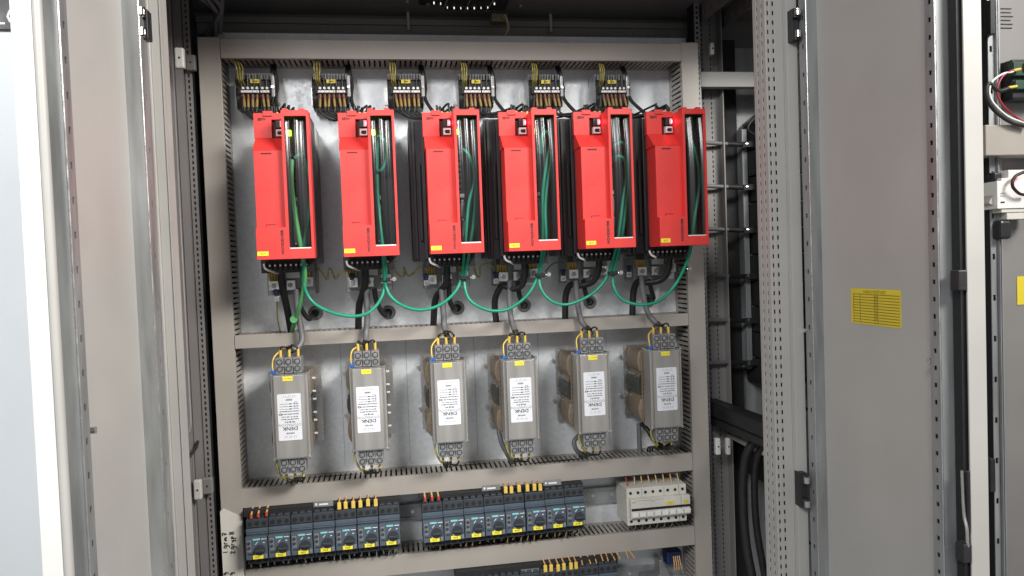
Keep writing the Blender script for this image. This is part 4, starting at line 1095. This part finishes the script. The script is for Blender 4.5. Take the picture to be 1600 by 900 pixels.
for k in range(n):
    o_ = .004 if k % 2 else 0
    lp(MB().box(a.x+o_, a.x+.13, 1.78-o_, 1.87, b.z+hz*k+.0015, b.z+hz*(k+1)-.0015), ro, "module", MATTE, r, .003)
    lp(MB().cyl((a.x+.018, 1.772, b.z+hz*(k+.5)), (a.x+.03, 1.765, b.z+hz*(k+.45)), .0022, 7), ro, "ferrule", YELLOW if k % 2 else STEEL, r)
lp(MB().prism_y([(a.x+.005, a.z), (a.x+.13, a.z), (a.x+.13, a.z+.05), (a.x+.04, a.z+.035), (a.x+.005, a.z+.008)], 1.79, 1.87), ro, "top_shroud", TDARK, r, .002)
lp(MB().tube([P(1185, 180, 1.775), P(1172, 192, 1.77), P(1169, 203, 1.77), P(1178, 210, 1.775)], .003, 8), ro, "lead", RUBBER, r)
# black channel running forward
a = P(1116, 637, 1.79); b = P(1216, 676, 1.50); c = P(1116, 655, 1.79); 
r = thing("cable_trunking", "double black trunking slanting forward across the bay right of the duct", "cable duct", a)
ax = (b-a).normalized(); vz = Vector((0, 0, 1)); vz = (vz-ax*vz.dot(ax)).normalized(); vx = ax.cross(vz)
mid = (a+b)/2; L = (b-a).length/2+.02
lp(MB().obox(mid, ax, vz, vx, L, .017, .02).obox(mid-vz*.031, ax, vz, vx, L, .010, .016), a, "channel", BLACK, r, .004)
lp(MB().obox(mid+vz*.0182, ax, vz, vx, L, .001, .017).obox(mid-vz*.019, ax, vz, vx, L, .0015, .012), a, "lid", RUBBER, r)
for i, pts in enumerate(([(1215, 672), (1190, 682), (1170, 702), (1162, 735), (1161, 790), (1166, 850), (1176, 905)], [(1212, 686), (1192, 698), (1181, 722), (1179, 770), (1183, 830), (1196, 905)])):
    cable("power_cable", ["thick black cable bending down the bay, the left one of the pair", "thick black cable bending down the bay, nearer the perforated post"][i], "cable", [(x, y, 1.60+.03*k-.004*k*k) for k, (x, y) in enumerate(pts)], .0105 if i == 0 else .0085, RUBBER, "black cables in the right bay", 1, 12)
a = P(1198, 722, 1.68); b = P(1214, 752, 1.68)
r = thing("surge_device", "small black device with a yellow warning sticker behind the perforated post", "device", (a.x, 1.70, b.z))
ro = Vector((a.x, 1.70, b.z))
lp(MB().box(a.x-.004, a.x+.05, 1.68, 1.87, b.z-.004, a.z+.010), ro, "body", BLACK, r, .002)
lp(MB().box(a.x+.004, a.x+.024, 1.6785, 1.6795, b.z+.008, a.z-.002), ro, "sticker", LABELY, r)
lp(MB().cyl((a.x+.01, 1.676, b.z), (a.x+.01, 1.68, b.z), .004, 10), ro, "screw", STEEL, r)
a = P(1195, 708, 1.62)
o = MB().box(a.x-.004, a.x+.035, 1.62, 1.87, a.z-.006, a.z+.006).build("support_bracket", CREAMP, None, .002, a)
tag(o, "pale bracket holding black cables behind the perforated post", "bracket")
for i, (x, y) in enumerate(((1193, 617), (1196, 810))):
    p = P(x, y, 1.80); o = MB().tube([p, p+Vector((.02, -.08, -.006)), p+Vector((.035, -.16, -.012))], .004, 8).build("threaded_stud", RUBBER, None, 0, p)
    tag(o, ["black stud above the slanting trunking in the right bay", "black stud beside the pair of black cables in the right bay"][i], "stud")
for x, y in ((1175, 690), (1211, 687)):
    p = P(x, y, 1.872 if x < 1200 else 1.6); o = MB().cyl(p, p+Vector((0, -.008, 0)), .007, 6).cyl(p+Vector((0, -.008, 0)), p+Vector((0, -.012, 0)), .004, 8).build("hex_bolt", STEEL, None, .0005, p)
    tag(o, "bright bolt in the pale plate below the slanting trunking" if x < 1200 else "bright bolt beside the bend of the black cables", "bolt")

# ================================================================== CEILING ITEMS
a = P(655, 18, 1.77); b = P(790, 22, 1.77)
fo = Vector(((a.x+b.x)/2, 1.62, TOPZ-.002)); r = thing("ceiling_fan_unit", "black fan unit with tiny bright dots fixed under the cabinet roof", "fan", fo)
zc = a.z+.004
lp(MB().box(a.x+.055, b.x, 1.40, 1.77, zc, TOPZ-.003), fo, "housing", MATTE, r, .006)
lp(MB().box(a.x-.002, a.x+.045, 1.40, 1.755, zc+.004, TOPZ-.003), fo, "switch_box", BLACK, r, .006)
lp(MB().cyl((a.x+.02, 1.742, zc+.0005), (a.x+.02, 1.742, zc+.005), .006, 16), fo, "switch_button", GREYC, r)
mb = MB()
for k in range(3): mb.cyl((a.x+.055+.052*k, 1.768, zc-.002), (a.x+.085+.052*k, 1.40, zc-.002), .0016, 6)
lp(mb, fo, "grille_bar", DARKP, r)
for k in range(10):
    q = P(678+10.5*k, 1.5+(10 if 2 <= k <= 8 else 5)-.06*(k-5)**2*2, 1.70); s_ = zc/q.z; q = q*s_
    lp(MB().cyl((q.x, q.y, zc-.0042), (q.x, q.y, zc+.001), .0009 if k % 3 else .0014, 10), fo, "hole_glow_dot", HOLEGLOW, r)  # glowing discs in place of holes with room light behind them
c = P(781, 27, 1.80); r0 = c
r = thing("lamp_connector", "beige plug with pale wires hanging under the cabinet roof", "connector", c)
lp(MB().box(c.x-.020, c.x+.020, 1.80, 1.83, c.z-.010, c.z+.010), c, "plug", BEIGE, r, .002)
lp(MB().cyl((c.x-.011, 1.799, c.z-.002), (c.x-.011, 1.801, c.z-.002), .002, 8).cyl((c.x-.003, 1.799, c.z-.002), (c.x-.003, 1.801, c.z-.002), .002, 8), c, "plug_screw", STEEL, r)
for k in range(2): lp(MB().tube([P(784+4*k, 23, 1.798), P(791+2*k, 33, 1.795), P(793+1.5*k, 45, 1.795), P(788, 56, 1.80), P(782, 65, 1.82)], .0015, 6), c, "wire", YG if k == 0 else CREAMP, r)
for i, (x, y) in enumerate(((637, 5), (813, 12))):
    p = P(x, y, 1.80); s_ = (TOPZ-.006)/p.z; p = p*s_
    o = MB().cyl(p, (p.x, p.y, TOPZ), .005, 10).build("roof_stud", ZRAIL, None, 0, p); tag(o, "small stud in the dark roof %s of the fan unit" % ("left", "right")[i], "stud")
for i, pts in enumerate(([(318, -10), (334, 12), (343, 26), (330, 40), (322, 56)], [(300, -12), (322, 4), (338, 20), (333, 40), (330, 56)], [(345, -12), (347, 10), (345, 28), (344, 52)], [(328, -10), (346, 14), (338, 34), (337, 56)])):
    cable("ceiling_cable", "dark cables draped down the top left corner into the upright duct", "cable", [(x, y, 1.70+.02*k) for k, (x, y) in enumerate(pts)], .005, GREYC, "cables in the top left corner")
cable("side_cable", "black cable bowing out behind the left upright duct at half height", "cable", [(330, 448, 1.775), (318, 465, 1.765), (313, 490, 1.76), (315, 530, 1.76), (320, 580, 1.76), (330, 640, 1.76), (338, 668, 1.77)], .006, RUBBER)
cable("side_cable", "black cable running along the left side wall near its lower edge", "cable", [(276, 735, 1.46), (292, 718, 1.56), (306, 700, 1.66), (309, 690, 1.685)], .0035, RUBBER)
